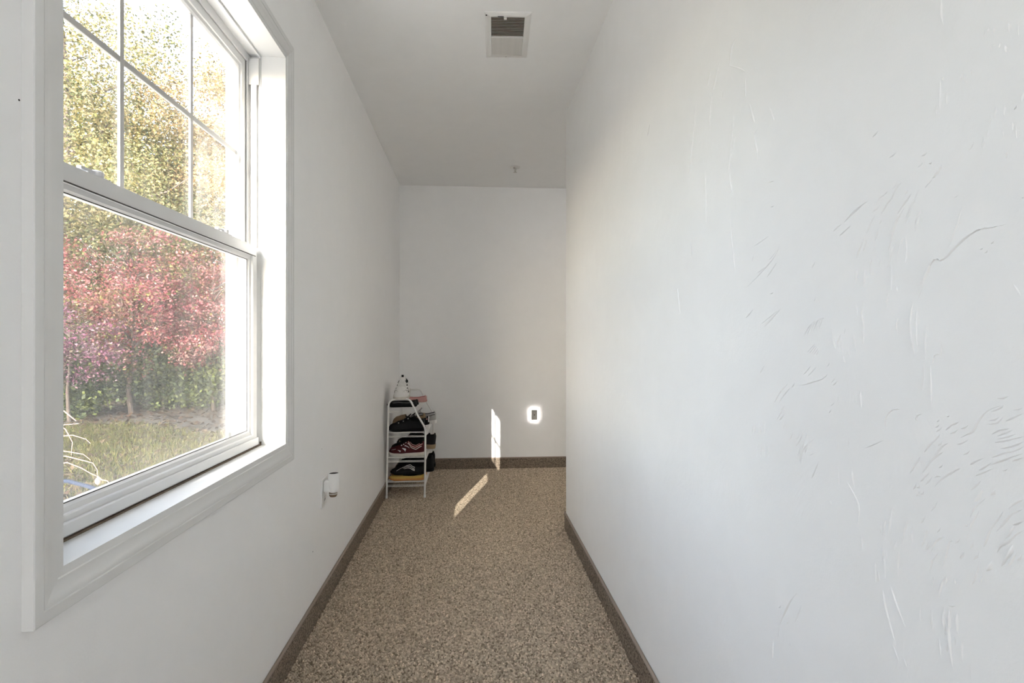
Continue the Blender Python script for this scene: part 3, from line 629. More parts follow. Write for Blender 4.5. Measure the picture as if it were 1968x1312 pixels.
# night light on the back wall
nl = thing('night_light', (.5405, YB, .404), (0, 0, 0), 'glowing white night light plate with a grey sensor panel on the back wall', 'night light')
MB().box(.500, .581, YB - .004, YB, .406, .5225).build('wall_plate', MT['plastic'], nl, bevel=.0015)
def yring(x0, x1, z0_, z1_, w, ya, yb):
    mb = MB(); prof = [(0, ya), (0, yb), (w, yb), (w, ya)]; m = 4
    cs = [(x0, z0_, 1, 1), (x1, z0_, -1, 1), (x1, z1_, -1, -1), (x0, z1_, 1, -1)]
    for i in range(4):
        vs = [(c[0] + c[2] * d, y, c[1] + c[3] * d) for c in (cs[i], cs[(i + 1) % 4]) for d, y in prof]
        mb.add(vs, [(k, (k + 1) % m, m + (k + 1) % m, m + k) for k in range(m)])
    return mb
yring(.5015, .5795, .4075, .521, .0115, YB - .004, YB - .0165).build('light_ring', MT['glow'], nl)
MB().box(.5135, .5675, YB - .0175, YB - .004, .4195, .509).build('sensor_panel', MT['nightpanel'], nl, bevel=.001)
MB().lathe([(.0045, -.0185), (.0038, -.0172)], (.5405, YB, .4645), 14, 'Y').build('sensor', MT['gasket'], nl)

# unseen fill lamps: one added behind the viewer, one round the corner
def fill_floor_lamp(x, y, h, r, mat, label):
    t = thing('fill_floor_lamp', (x, y, 0), (0, 0, 0), label, 'lamp')
    MB().lathe([(.15, .0), (.15, .012), (.13, .022), (.02, .030)], n=32).build('base', MT['chrome'], t, local=True, smooth=True)
    MB().tube([(0, 0, .02), (0, 0, h - r)], .011, 12).build('pole', MT['chrome'], t, local=True, smooth=True)
    MB().lathe([(r * math.sin(math.pi * k / 16) + .002, h - r * math.cos(math.pi * k / 16)) for k in range(17)], n=32).build('globe_shade', mat, t, local=True, smooth=True)
def flush_lamp(x, y, r, mat, label):
    t = thing('fill_ceiling_lamp', (x, y, CH), (0, 0, 0), label, 'lamp')
    MB().lathe([(r * 1.06, 0), (r * 1.06, -.018), (r * 1.0, -.022)], n=32).build('pan', MT['vinyl'], t, local=True, smooth=True)
    MB().lathe([(r, -.020), (r * .98, -.045), (r * .85, -.070), (r * .55, -.088), (r * .15, -.095)], n=32).build('lamp_shade', mat, t, local=True, smooth=True)
fill_floor_lamp(0.0, -2.15, 1.0, .20, MT['shade'], 'added unseen fill lamp with a frosted globe at the near end of the hall')
flush_lamp(1.45, 3.95, .14, MT['shade2'], 'unseen small round ceiling lamp lit round the corner of the hall')

# ------------------------------------------------------------------ shoe rack
RY0, RY1 = 3.883, 4.676
rk = thing('shoe_rack', (-.464, 4.28, 0.004), (0, 0, 0), 'white wire four-tier shoe rack with sloping front in the far left corner', 'shoe rack')
def arc(c, r, a0, a1, n=6):
    return [(c[0] + r * math.cos(R(a0 + (a1 - a0) * k / n)), c[1] + r * math.sin(R(a0 + (a1 - a0) * k / n))) for k in range(n + 1)]
prof = [(-.597, .004), (-.590, .35), (-.583, .645)] + arc((-.543, .6545), .040, 180, 95)[1:] + [(-.50, .6955)] + arc((-.457, .6600), .0355, 88, 32, 4) + [(-.380, .582), (-.342, .5165), (-.3315, .4950), (-.3270, .470), (-.3285, .25), (-.332, .004)]
for y in (RY0, RY1):
    MB().tube([(x, y, z) for x, z in prof], .0068, 10).build('end_frame', MT['rack'], rk, smooth=True)
    for x in (-.597, -.332): MB().lathe([(.0078, .0035), (.0085, .006), (.0085, .020), (.0072, .022)], (x, y, 0), 12).build('foot_cap', MT['plastic'], rk, smooth=True)
def xleg(z): return -.597 + (.014) * min(z / .645, 1)
SHELF = [(.1165, -.333), (.2875, -.332), (.4625, -.330), (.6350, -.392)]
wr_ = .0019
for z, xf in SHELF:
    xb = xleg(z) + .004
    sh = MB().tube([(xf, RY0, z), (xf, RY1, z)], wr_ * 1.2, 6).build('shelf', MT['rack'], rk, smooth=True)
    def wire(nm, *pts, r=wr_): return MB().tube(pts, r, 6).build(nm, MT['rack'], sh, smooth=True)
    wire('rail', (xf + .003, RY0, z - .030), (xf + .003, RY1, z - .030), r=wr_ * 1.2)
    wire('rail', (xb, RY0, z), (xb, RY1, z), r=wr_ * 1.2)
    for y in (RY0, RY1):
        wire('end_wire', (xb - .008, y, z), (xf, y, z), r=wr_ * 1.25)
        wire('end_wire', (xb - .008, y, z - .031), (xf + .003, y, z - .031), r=wr_ * 1.25)
        wire('end_wire', (xb, y + (.012 if y == RY0 else -.012), z - .025), (xf + .003, y + (.012 if y == RY0 else -.012), z - .025))
    n = 31; first = None
    for k in range(n):
        y = RY0 + .024 + (RY1 - RY0 - .048) * k / (n - 1)
        if first is None:
            first = o = wire('cross_wire', (xb, y, z - .002), (xf - .004, y, z - .002), (xf + .001, y, z - .004), (xf + .004, y, z - .010), (xf + .005, y, z - .032)); yb_ = y
        else:
            o = first.copy(); COL.objects.link(o); o.location = (first.location.x, first.location.y + (y - yb_), first.location.z)

# ------------------------------------------------------------------ shoes
def interp(tab, s):
    for (a, va), (b, vb) in zip(tab, tab[1:]):
        if s <= b:
            t = (s - a) / (b - a); t = t * t * (3 - 2 * t) * .5 + t * .5
            return va + (vb - va) * t
    return tab[-1][1]
PLAN = [(0, .30), (.03, .60), (.10, .76), (.25, .80), (.45, .82), (.68, 1.0), (.84, .92), (.94, .66), (.985, .36), (1, .16)]
H_SNEAKER = [(0, .070), (.03, .088), (.10, .090), (.25, .080), (.36, .086), (.43, .104), (.50, .094), (.62, .072), (.78, .055), (.90, .047), (.97, .036), (1, .022)]
H_LOW = [(0, .045), (.05, .058), (.14, .056), (.30, .046), (.45, .046), (.58, .050), (.72, .046), (.88, .040), (.97, .028), (1, .018)]
H_MID = [(0, .085), (.03, .110), (.10, .116), (.25, .108), (.36, .112), (.43, .122), (.50, .104), (.62, .076), (.78, .058), (.90, .050), (.97, .038), (1, .024)]

class Shoe:
    """toe points along local +x, sole on local z = 0"""
    def __init__(self, L=.26, W=.092, H=H_SNEAKER, hs=1.0, sole=.022, opening=(.06, .44), wall=.0):
        self.L, self.W, self.H, self.hs, self.sole, self.op = L, W, H, hs, sole, opening
        self.ns, self.nt = 30, 17
    def pt(self, s, t, out=0.0):
        """t: -1..1 from one side of the sole over the top to the other"""
        w = self.W / 2 * interp(PLAN, s); h = interp(self.H, s) * self.hs
        a = t * math.pi / 2
        sn, cs = math.sin(a), max(math.cos(a), 0)
        lean = .80 + .20 * abs(t)
        y = w * lean * math.copysign(abs(sn) ** .75, sn); z = self.sole * .6 + h * cs ** .72
        p = Vector(((s - .5) * self.L, y, z))
        if out:
            c = Vector(((s - .5) * self.L, 0, self.sole + h * .30)); d = p - c
            p = p + d.normalized() * out
            if s > .85: p.x += out * (s - .85) * 5
            if s < .12: p.x -= out * (.12 - s) * 6
        return p
    def upper(self, root, m_up, m_line):
        V = []; F1 = []; F2 = []
        ns, nt = self.ns, self.nt
        for i in range(ns + 1):
            s = i / ns
            o0, o1 = self.op
            inside = o0 < s < o1
            for j in range(nt):
                t = -1 + 2 * j / (nt - 1)
                if inside:
                    tc = .50 * min(1, (s - o0) / .05, (o1 - s) / .05) ** .5
                    if abs(t) < tc:
                        rim = self.pt(s, math.copysign(tc, t)); k = abs(t) / tc
                        z = rim.z * (.35 + .65 * k ** 3) - .004
                        V.append(Vector((rim.x, rim.y * (.85 * k ** .5), max(z, self.sole + .006)))); continue
                V.append(self.pt(s, t))
        for i in range(ns):
            s = (i + .5) / ns
            for j in range(nt - 1):
                f = (i * nt + j, i * nt + j + 1, (i + 1) * nt + j + 1, (i + 1) * nt + j)
                t = -1 + 2 * (j + .5) / (nt - 1)
                (F2 if (self.op[0] < s < self.op[1] and abs(t) < .44) else F1).append(f)
        F1.append(tuple(range(nt))); F1.append(tuple(ns * nt + j for j in range(nt))[::-1])
        used = sorted({i for f in F1 for i in f}); mp = {k: i for i, k in enumerate(used)}
        MB().add([V[k] for k in used], [tuple(mp[i] for i in f) for f in F1]).build('upper', m_up, root, smooth='all', local=True)
        if F2:
            used = sorted({i for f in F2 for i in f}); mp = {k: i for i, k in enumerate(used)}
            MB().add([V[k] for k in used], [tuple(mp[i] for i in f) for f in F2]).build('lining', m_line, root, smooth='all', local=True)
    def sole_part(self, root, mat, heel=0.0, flare=1.07):
        n = 30; top = []; bot = []
        for side in (1, -1):
            rng = range(n + 1) if side == 1 else range(n, -1, -1)
            for i in rng:
                s = i / n; w = self.W / 2 * interp(PLAN, s) * flare
                x = (s - .5) * self.L * 1.03
                spring = .010 * max(0, (s - .78) / .22) ** 2 + .004 * max(0, (.08 - s) / .08)
                top.append((x, side * w, self.sole + heel * max(0, 1 - s / .6) + spring * .7)); bot.append((x, side * w * .94, spring))
        m = len(top)
        mid = [(a[0], a[1] * 1.02, (a[2] + b[2]) / 2) for a, b in zip(top, bot)]
        fs = [tuple(range(m))[::-1], tuple(2 * m + k for k in range(m))]
        for r_ in (0, 1):
            for k in range(m): fs.append((r_ * m + k, r_ * m + (k + 1) % m, (r_ + 1) * m + (k + 1) % m, (r_ + 1) * m + k))
        MB().add(bot + mid + top, fs).build('sole', mat, root, smooth=True, local=True)
    def strip(self, root, name, mat, path, w, out=.0016):
        """flat band laid on the upper along (s, t) points; w: half width in s units"""
        pts = []
        n = len(path)
        for i in range(n - 1):
            for k in range(5):
                u = k / 5; pts.append((path[i][0] + (path[i + 1][0] - path[i][0]) * u, path[i][1] + (path[i + 1][1] - path[i][1]) * u))
        pts.append(path[-1]); V = []; F = []
        m = len(pts)
        for i, (s, t) in enumerate(pts):
            a = pts[max(i - 1, 0)]; b = pts[min(i + 1, m - 1)]
            ds, dt = (b[0] - a[0]) * 3, (b[1] - a[1]); l = math.hypot(ds, dt) or 1
            ww = (w[0] + (w[1] - w[0]) * i / (m - 1)) if isinstance(w, tuple) else w
            ns_, nt_ = -dt / l * ww, ds / l * ww * 3
            for sg in (-1, 1):
                V.append(self.pt(min(max(s + sg * ns_, .005), .995), min(max(t + sg * nt_, -.98), .98), out))
            for sg in (1, -1):
                V.append(self.pt(min(max(s + sg * ns_, .005), .995), min(max(t + sg * nt_, -.98), .98), .0002))
            if i:
                k = 4 * i
                for q in range(4): F.append((k - 4 + q, k - 4 + (q + 1) % 4, k + (q + 1) % 4, k + q))
        F.append((0, 1, 2, 3)); F.append((4 * m - 1, 4 * m - 2, 4 * m - 3, 4 * m - 4))
        return MB().add(V, F).build(name, mat, root, smooth=True, local=True)
    def laces(self, root, mat, n=5, s0=.47, s1=.68, r=.0022):
        for k in range(n):
            s = s0 + (s1 - s0) * k / (n - 1)
            MB().tube([self.pt(s + .012 * math.cos(t * 5), t * .34, .0028) for t in (-1, -.6, -.2, .2, .6, 1)], r, 6).build('lace', mat, root, smooth=True, local=True)
    def tongue(self, root, mat, s=.46, up=.018):
        p = []
        V = []; F = []
        for i, (ss, u) in enumerate(((.56, .001), (.50, .004), (.455, .010), (.425, up))):
            for j in range(5):
                t = -.30 + .15 * j
                a = self.pt(ss, t, .002); V.append((a.x - (u * .4 if i > 1 else 0), a.y * .95, a.z + u))
        for i in range(3):
            for j in range(4): F.append((i * 5 + j, i * 5 + j + 1, i * 5 + 6 + j, i * 5 + 5 + j))
        k = len(V); V2 = [(v[0] - .002, v[1], v[2] - .003) for v in V]
        F2 = [tuple(k + q for q in f[::-1]) for f in F]
        rim = [0, 1, 2, 3, 4, 9, 14, 19, 18, 17, 16, 15, 10, 5]
        F3 = [(rim[q], rim[(q + 1) % 14], k + rim[(q + 1) % 14], k + rim[q]) for q in range(14)]
        MB().add(V + V2, F + F2 + F3).build('tongue', mat, root, smooth='all', local=True)
    def eyelets(self, root, mat, side=1, n=3, s0=.47, s1=.66):
        for k in range(n):
            p = self.pt(s0 + (s1 - s0) * k / max(n - 1, 1), side * .40, .0012)
            MB().lathe([(.0042, -.0015), (.0046, 0), (.0035, .0012)], p, 10, 'Y').build('eyelet', mat, root, smooth=True, local=True)

def shoe_root(name, loc, rz, label, pitch=0.0, roll=0.0):
    return thing(name, loc, (R(roll), R(pitch), R(rz)), label, 'shoe', 'shoes on the white wire rack')

def fab(name, col, r=.75, var=.12): return plain(name, col, r, var=var, vscale=60, bump=.25, bscale=350)
SM = dict(
    white=fab('white_leather', (.72, .71, .69), .5), offwhite=fab('off_white_rubber', (.62, .59, .53), .7), grey=fab('grey_mesh', (.38, .37, .36)),
    black=plain('black_leather', (.006, .006, .007), .7, spec=.25, bump=.25, bscale=350), blackm=plain('black_mesh', (.008, .008, .009), .9, spec=.15, bump=.25, bscale=350), maroon=plain('maroon_suede', (.075, .014, .017), .9, spec=.15, var=.2, vscale=60, bump=.25, bscale=350),
    pink=fab('dusty_pink', (.55, .30, .27), .7), red=fab('dull_red', (.36, .10, .10), .7), silver=fab('silver_trim', (.55, .54, .53), .35),
    brown=fab('tan_suede', (.27, .19, .11), .9), yellow=fab('ochre_rubber', (.50, .33, .07), .6), orange=fab('orange_rubber', (.50, .22, .06), .6),
    tan=fab('tan_sole', (.30, .22, .13), .7), line=plain('dark_lining', (.012, .012, .012), .95, spec=.1), pale=fab('pale_lining', (.45, .42, .40), .9))

TOP = {i: z + .0025 for i, (z, _) in enumerate(SHELF)}      # resting heights of the four tiers
# --- bottom tier (0)
def slip_on(loc, rz, label, m_up, m_sole, m_line, L=.25, hs=.62, pitch=0, name='slip_on_shoe', stripe=None):
    r = shoe_root(name, loc, rz, label, pitch); s = Shoe(L, .088, H_LOW, hs, .014, (.06, .60))
    s.sole_part(r, m_sole); s.upper(r, m_up, m_line)
    if stripe: s.strip(r, 'trim_band', stripe, [(.10, .62), (.35, .55), (.60, .48), (.80, .55)], .010)
    return r
def sneaker(loc, rz, label, m_up, m_sole, m_line, m_lace, L=.26, H=H_SNEAKER, hs=1.0, pitch=0, roll=0, sole=.022, name='sneaker', W=.092, n_lace=5, tongue=None):
    r = shoe_root(name, loc, rz, label, pitch, roll); s = Shoe(L, W, H, hs, sole)
    s.sole_part(r, m_sole, .006); s.upper(r, m_up, m_line); s.laces(r, m_lace, n_lace); s.tongue(r, tongue or m_up)
    return r, s

XS = -.462
slip_on((XS, 3.945, TOP[0]), 180, 'ochre yellow rubber slip-on lying on the bottom tier under a black sneaker', SM['yellow'], SM['orange'], SM['line'], L=.250, hs=.62, stripe=SM['tan'])
r, s = sneaker((XS + .008, 3.952, TOP[0] + .040), 180, 'black sneaker with three white curved stripes on the bottom tier', SM['black'], SM['blackm'], SM['line'], SM['blackm'], L=.245, hs=.66, pitch=0, sole=.014)
s.strip(r, 'stripe', SM['white'], [(.82, .72), (.72, .45), (.58, .34), (.42, .42), (.30, .56)], (.005, .012), .002)
s.strip(r, 'stripe', SM['silver'], [(.64, .52), (.52, .50), (.40, .62), (.30, .74)], (.004, .015), .002)
s.strip(r, 'stripe', SM['white'], [(.60, .62), (.50, .66), (.40, .76), (.30, .84)], (.004, .011), .002)
slip_on((XS, 4.065, TOP[0]), 180, 'ochre yellow slip-on second in line behind its pair on the bottom tier', SM['yellow'], SM['orange'], SM['line'], L=.250, hs=.62)
sneaker((XS + .028, 4.19, TOP[0]), 180, 'tall black shoe sticking out of the middle of the bottom tier', SM['black'], SM['blackm'], SM['line'], SM['blackm'], L=.285, H=H_MID, hs=1.0)
sneaker((XS + .030, 4.33, TOP[0]), 180, 'tall black shoe nearer the back wall on the bottom tier', SM['black'], SM['blackm'], SM['line'], SM['blackm'], L=.285, H=H_MID, hs=1.0)
# --- second tier (1)
r, s = sneaker((XS, 3.945, TOP[1]), 180, 'maroon sneaker with silver patches and pink heel bands on the second tier', SM['maroon'], SM['offwhite'], SM['line'], SM['black'], L=.252, hs=1.02, tongue=SM['blackm'])
for a, b, w in (((.74, .72), (.66, .86), (.002, .017)), ((.62, .66), (.52, .86), (.004, .020)), ((.55, .58), (.42, .80), (.010, .004))):
    s.strip(r, 'side_patch', SM['silver'], [a, b], w, .0018)
s.strip(r, 'side_patch', SM['silver'], [(.92, .62), (.80, .60)], .006, .0018)
s.strip(r, 'heel_band', SM['pink'], [(.46, .42), (.38, .62), (.26, .68), (.14, .60), (.06, .50)], .010, .002)
s.strip(r, 'heel_band', SM['pink'], [(.40, .38), (.34, .50), (.24, .54), (.13, .46)], .006, .0022)
s.strip(r, 'heel_band', SM['offwhite'], [(.47, .52), (.38, .72), (.24, .80), (.08, .66)], .007, .002)
s.eyelets(r, SM['silver'], 1, 3, .52, .64)
sneaker((XS - .004, 4.062, TOP[1]), 180, 'black sneaker just behind the maroon one on the second tier', SM['black'], SM['blackm'], SM['line'], SM['blackm'], L=.25, H=H_MID, hs=1.0)
r, s = sneaker((XS + .045, 4.20, TOP[1] + .012), 180, 'black shoe with tan sole poking out from the second tier', SM['black'], SM['tan'], SM['line'], SM['black'], L=.27, H=H_MID, hs=.95, sole=.028, pitch=-7)
sneaker((XS + .010, 4.33, TOP[1]), 180, 'black shoe standing last by the back wall on the second tier', SM['blackm'], SM['black'], SM['line'], SM['black'], L=.26, hs=.95)
# --- third tier (2)
r, s = sneaker((XS, 3.945, TOP[2]), 180, 'all-black low sneaker with silver eyelets on the third tier', SM['black'], SM['blackm'], SM['line'], SM['black'], L=.252, hs=.88)
s.eyelets(r, SM['silver'], 1, 3, .46, .72)
r, s = sneaker((XS + .022, 4.060, TOP[2]), 180, 'black and white sneaker with a pink heel dot on the third tier', SM['blackm'], SM['white'], SM['line'], SM['white'], L=.255, hs=.85)
s.strip(r, 'heel_band', SM['white'], [(.02, .75), (.02, .3), (.02, -.3), (.02, -.75)], .010, .002)
MB().lathe([(.006, -.001), (.0055, .002)], s.pt(.07, .55, .001), 12, 'Y').build('heel_dot', SM['pink'], r, smooth=True, local=True)
slip_on((XS - .010, 4.165, TOP[2] + .0), 180, 'tan suede loafer behind the black sneaker on the third tier', SM['brown'], SM['tan'], SM['line'], L=.245, hs=1.65, name='loafer')
r, s = sneaker((XS + .045, 4.29, TOP[2]), 180, 'grey and white sneaker with black side stripe reaching past the third tier', SM['grey'], SM['white'], SM['pale'], SM['white'], L=.275, H=H_MID, hs=.76)
s.strip(r, 'stripe', SM['black'], [(.62, .62), (.40, .50), (.20, .52), (.04, .40)], .010, .002)
s.strip(r, 'stripe', SM['black'], [(.60, .76), (.38, .68), (.16, .70), (.03, .60)], .006, .002)
# --- top tier (3)
slip_on((-.498, 3.950, TOP[3]), 180, 'black slide with pale side band on the top tier under the white sneaker', SM['black'], SM['blackm'], SM['line'], L=.205, hs=.62, name='slide', stripe=SM['silver'])
slip_on((-.496, 4.045, TOP[3]), 180, 'plain black slide behind its pair on the top tier', SM['black'], SM['blackm'], SM['line'], L=.205, hs=.62, name='slide')
r, s = sneaker((-.500, 4.000, TOP[3] + .070), -90, 'white sneaker with black tongue facing forward on top of the rack', SM['white'], SM['offwhite'], SM['line'], SM['white'], L=.27, H=H_SNEAKER, hs=1.08, pitch=9, W=.108, tongue=SM['white'])
for sd in (1, -1):
    s.strip(r, 'side_patch', SM['black'], [(.69, sd * .47), (.61, sd * .62)], (.006, .016), .0018)
    s.strip(r, 'side_patch', SM['black'], [(.58, sd * .43), (.51, sd * .60)], (.008, .018), .0018)
    s.strip(r, 'side_patch', SM['black'], [(.74, sd * .74), (.62, sd * .80)], .010, .0018)
    s.strip(r, 'side_patch', SM['grey'], [(.80, sd * .45), (.70, sd * .66), (.56, sd * .78)], .008, .0018)
    s.strip(r, 'overlay', SM['grey'], [(.90, sd * .30), (.76, sd * .42)], .004, .0018)
s.strip(r, 'collar_patch', SM['black'], [(.490, -.46), (.480, -.2), (.480, .2), (.490, .46)], .026, .004)
tb = [s.pt(.435, t, .004) for t in (-.10, .10)]
MB().box(-.024, -.019, -.008, .008, .118, .152).build('pull_tab', SM['black'], r, local=True, bevel=.001)
slip_on((-.455, 4.245, TOP[3]), 188, 'dusty pink flat shoe lying on the top tier behind the white sneaker', SM['pink'], SM['pink'], SM['red'], L=.215, hs=.75, name='flat_shoe')

# ------------------------------------------------------------------ outside
GZ = -0.25
struct('ground', MB().box(-40, XO - .03, -30, 45, GZ - .2, GZ), MT['soil'])
struct('wall_outside', MB().box(XO - .03, XO, YF - 1, y0 - .09, GZ, 3.2).box(XO - .03, XO, y1 + .09, YB + .9, GZ, 3.2).box(XO - .03, XO, y0 - .09, y1 + .09, GZ, z0 - .09).box(XO - .03, XO, y0 - .09, y1 + .09, z1 + .09, 3.2), MT['siding'])

bounce = struct('bounce_slab', MB().box(-2.45, XO - .031, -12, 14, GZ - .05, GZ + .03), MT['bounce_pale'], bevel=.01)  # unseen pale slab, added to bounce sunlight through the window onto the ceiling

def leaf_cloud(name, rg, centres, spread, n, size, palette, mat, parent=None, squash=1.0, flat=0.0):
    centres = np.asarray(centres, float); pal = np.asarray(palette, float)
    ci = rg.integers(0, len(centres), n)
    sp_ = np.asarray(spread, float)
    P = centres[ci] + rg.normal(0, 1, (n, 3)) * sp_
    ln = size * rg.uniform(.6, 1.3, n)[:, None]
    u = rg.normal(0, 1, (n, 3)); u[:, 2] = u[:, 2] * .7 - .3; u /= np.linalg.norm(u, axis=1)[:, None]
    v = np.cross(u, rg.normal(0, 1, (n, 3))); v /= np.linalg.norm(v, axis=1)[:, None] + 1e-9
    nn = np.cross(u, v)
    V = np.stack([P, P + u * ln * .5 + v * ln * .30 + nn * ln * .06, P + u * ln, P + u * ln * .5 - v * ln * .30 + nn * ln * .06], 1)
    F = (np.array([[0, 1, 2], [0, 2, 3]])[None] + (np.arange(n) * 4)[:, None, None]).reshape(-1, 3)
    # neighbouring leaves of a cluster share a tint
    tint = rg.integers(0, len(pal), len(centres)); pick = np.where(rg.random(n) < .55, tint[ci], rg.integers(0, len(pal), n))
    C = pal[pick] * rg.uniform(.15, .40, n)[:, None]
    C = np.repeat(np.clip(C, 0, .95)[:, None, :], 4, 1).reshape(-1, 3)
    if parent is not None: V = V - np.array(parent.location)
    o = bulk_mesh(name, V.reshape(-1, 3), F, mat, parent, C)
    o['kind'] = 'stuff'
    return o

def branches(rg, base, top, r0, n, reach, zlo):
    """trunk and limbs as one mesh"""
    mb = MB(); b = Vector(base); t = Vector(top)
    pts = [b + (t - b) * k / 6 + Vector((rg.normal(0, .06), rg.normal(0, .06), 0)) * (k > 0) * (t - b).length * .12 for k in range(7)]
    mb.tube(pts, [r0 * (1 - .12 * k) for k in range(7)], 8)
    ends = []
    for k in range(n):
        s = zlo + (1 - zlo) * rg.random(); i = min(int(s * 6), 5); p = pts[i] + (pts[i + 1] - pts[i]) * (s * 6 - i)
        a = rg.uniform(0, 6.28); l = reach * rg.uniform(.6, 1.1) * (1.1 - .5 * s)
        d = Vector((math.cos(a) * l, math.sin(a) * l, l * rg.uniform(.15, .9)))
        q = [p + d * u + Vector((0, 0, .12 * l * u * u)) + Vector((rg.normal(0, .05), rg.normal(0, .05), rg.normal(0, .05))) * l * (u > 0) for u in (0, .3, .6, 1)]
        mb.tube(q, [r0 * .42, r0 * .3, r0 * .18, r0 * .05], 6); ends.append(q[-1]); ends.append(q[2])
    return mb, ends

def tree(name, seed, base, height, crown_r, n_leaf, size, palette, label, cat='tree', group=None, clusters=60, zc=.62, spread=.42, trunk=.13, limbs=14):
    rg = np.random.default_rng(seed)
    root = thing(name, base, (0, 0, 0), label, cat, group)
    mb, ends = branches(rg, base, (base[0], base[1], base[2] + height * .82), trunk, limbs, crown_r * .9, .3)
    mb.build('trunk', MT['bark'], root, smooth=True)
    c = []
    cz = base[2] + height * zc; rz = height * (1 - zc)
    while len(c) < clusters:
        d = rg.normal(0, 1, 3); d /= np.linalg.norm(d); rr = rg.random() ** .45
        c.append((base[0] + d[0] * rr * crown_r, base[1] + d[1] * rr * crown_r, cz + d[2] * rr * rz))
    leaf_cloud('foliage', rg, c, (spread, spread, spread * .6), n_leaf, size, palette, MT['leaf'], root)
    return root

YEL = [(.90, .66, .24), (.80, .62, .25), (.70, .58, .24), (.50, .48, .20), (.95, .74, .40), (.36, .38, .16)]
OLV = [(.38, .40, .14), (.54, .50, .19), (.70, .60, .24), (.24, .28, .11), (.80, .66, .32), (.45, .42, .17)]
ORG = [(.95, .66, .28), (.88, .56, .24), (.98, .78, .42), (.74, .54, .25), (.62, .50, .26)]
GRN = [(.16, .22, .08), (.24, .32, .10), (.10, .16, .06), (.34, .42, .13), (.18, .24, .09)]
RED = [(.95, .27, .27), (.98, .40, .38), (.74, .15, .18), (.98, .58, .50), (.60, .14, .15), (.46, .26, .12), (.52, .50, .14)]
PUR = [(.60, .20, .36), (.72, .30, .46), (.46, .19, .30), (.74, .48, .54), (.32, .24, .16)]
ORD = [(.86, .34, .14), (.95, .48, .18), (.66, .26, .14), (.52, .38, .14)]
tree('autumn_tree', 1, (-9.4, 13.4, GZ), 10.4, 2.7, 42000, .075, OLV, 'olive and yellow leaved tree at the left of the upper window panes', group='autumn trees beyond the lawn', clusters=120, spread=.34)
tree('autumn_tree', 2, (-7.9, 16.0, GZ), 9.9, 2.4, 40000, .082, YEL, 'golden yellow tree behind the middle of the upper window panes', group='autumn trees beyond the lawn', clusters=110, spread=.34)
tree('autumn_tree', 3, (-5.7, 14.2, GZ), 9.2, 2.0, 36000, .075, ORG, 'pale orange autumn tree in the right-hand upper panes', group='autumn trees beyond the lawn', clusters=90, spread=.32)
tree('autumn_tree', 4, (-7.3, 12.6, GZ), 5.8, 2.1, 30000, .064, OLV, 'lower olive tree spreading behind the meeting rail', group='autumn trees beyond the lawn', clusters=100, zc=.58, spread=.3)
tree('autumn_tree', 5, (-12.5, 16.5, GZ), 12.5, 3.1, 26000, .10, YEL, 'tall yellow-green tree at the far left edge of the window view', group='autumn trees beyond the lawn', clusters=100, spread=.36)
tree('japanese_maple', 6, (-6.35, 10.7, GZ), 3.5, 1.45, 20000, .052, RED, 'pinkish red maple shrub filling the lower window pane', 'shrub', clusters=110, zc=.62, spread=.15, trunk=.045, limbs=26)
tree('japanese_maple', 7, (-5.05, 11.1, GZ), 3.1, 1.15, 13000, .052, RED, 'smaller red maple right of the large one in the lower pane', 'shrub', clusters=75, zc=.62, spread=.14, trunk=.04, limbs=20)
tree('purple_shrub', 8, (-6.75, 9.7, GZ), 2.0, .72, 5500, .05, PUR, 'purple leaved shrub at the lower left of the window pane', 'shrub', clusters=50, zc=.64, spread=.12, trunk=.03, limbs=14)
tree('orange_shrub', 9, (-5.75, 12.0, GZ), 3.6, .7, 4500, .06, ORD, 'rusty orange shrub glowing right of the red maple', 'shrub', clusters=36, zc=.74, spread=.15, trunk=.04, limbs=9)
for k, (x, y, h, r_, lab) in enumerate(((-7.2, 10.3, 1.15, .60, 'dark green bush at the foot of the purple shrub'), (-6.1, 11.3, 1.35, .75, 'dark green bush under the red maple'), (-5.0, 11.7, 1.5, .85, 'dark green bush at the right edge of the lower pane'), (-7.0, 12.2, 3.0, 1.3, 'large green bush in the shade behind the red maple'), (-8.9, 12.4, 3.0, 1.3, 'tall green bush left behind the purple shrub'), (-5.2, 13.2, 3.2, 1.4, 'tall green bush right behind the orange shrub'))):
    tree('green_bush', 20 + k, (x, y, GZ), h, r_, 9000, .075, GRN + [(.42, .50, .12)], lab, 'bush', 'green bushes beyond the lawn', clusters=60, zc=.5, spread=.18, trunk=.03, limbs=9)
tree('evergreen_tree', 50, (-11.2, 18.4, GZ), 8.6, 2.6, 16000, .19, GRN, 'dark evergreen filling the gaps behind the left autumn trees', group='evergreens at the back of the garden', clusters=90, zc=.5, spread=.45)
tree('evergreen_tree', 51, (-7.6, 19.0, GZ), 8.2, 2.6, 16000, .19, GRN, 'dark evergreen filling the gaps behind the orange autumn tree', group='evergreens at the back of the garden', clusters=90, zc=.5, spread=.45)
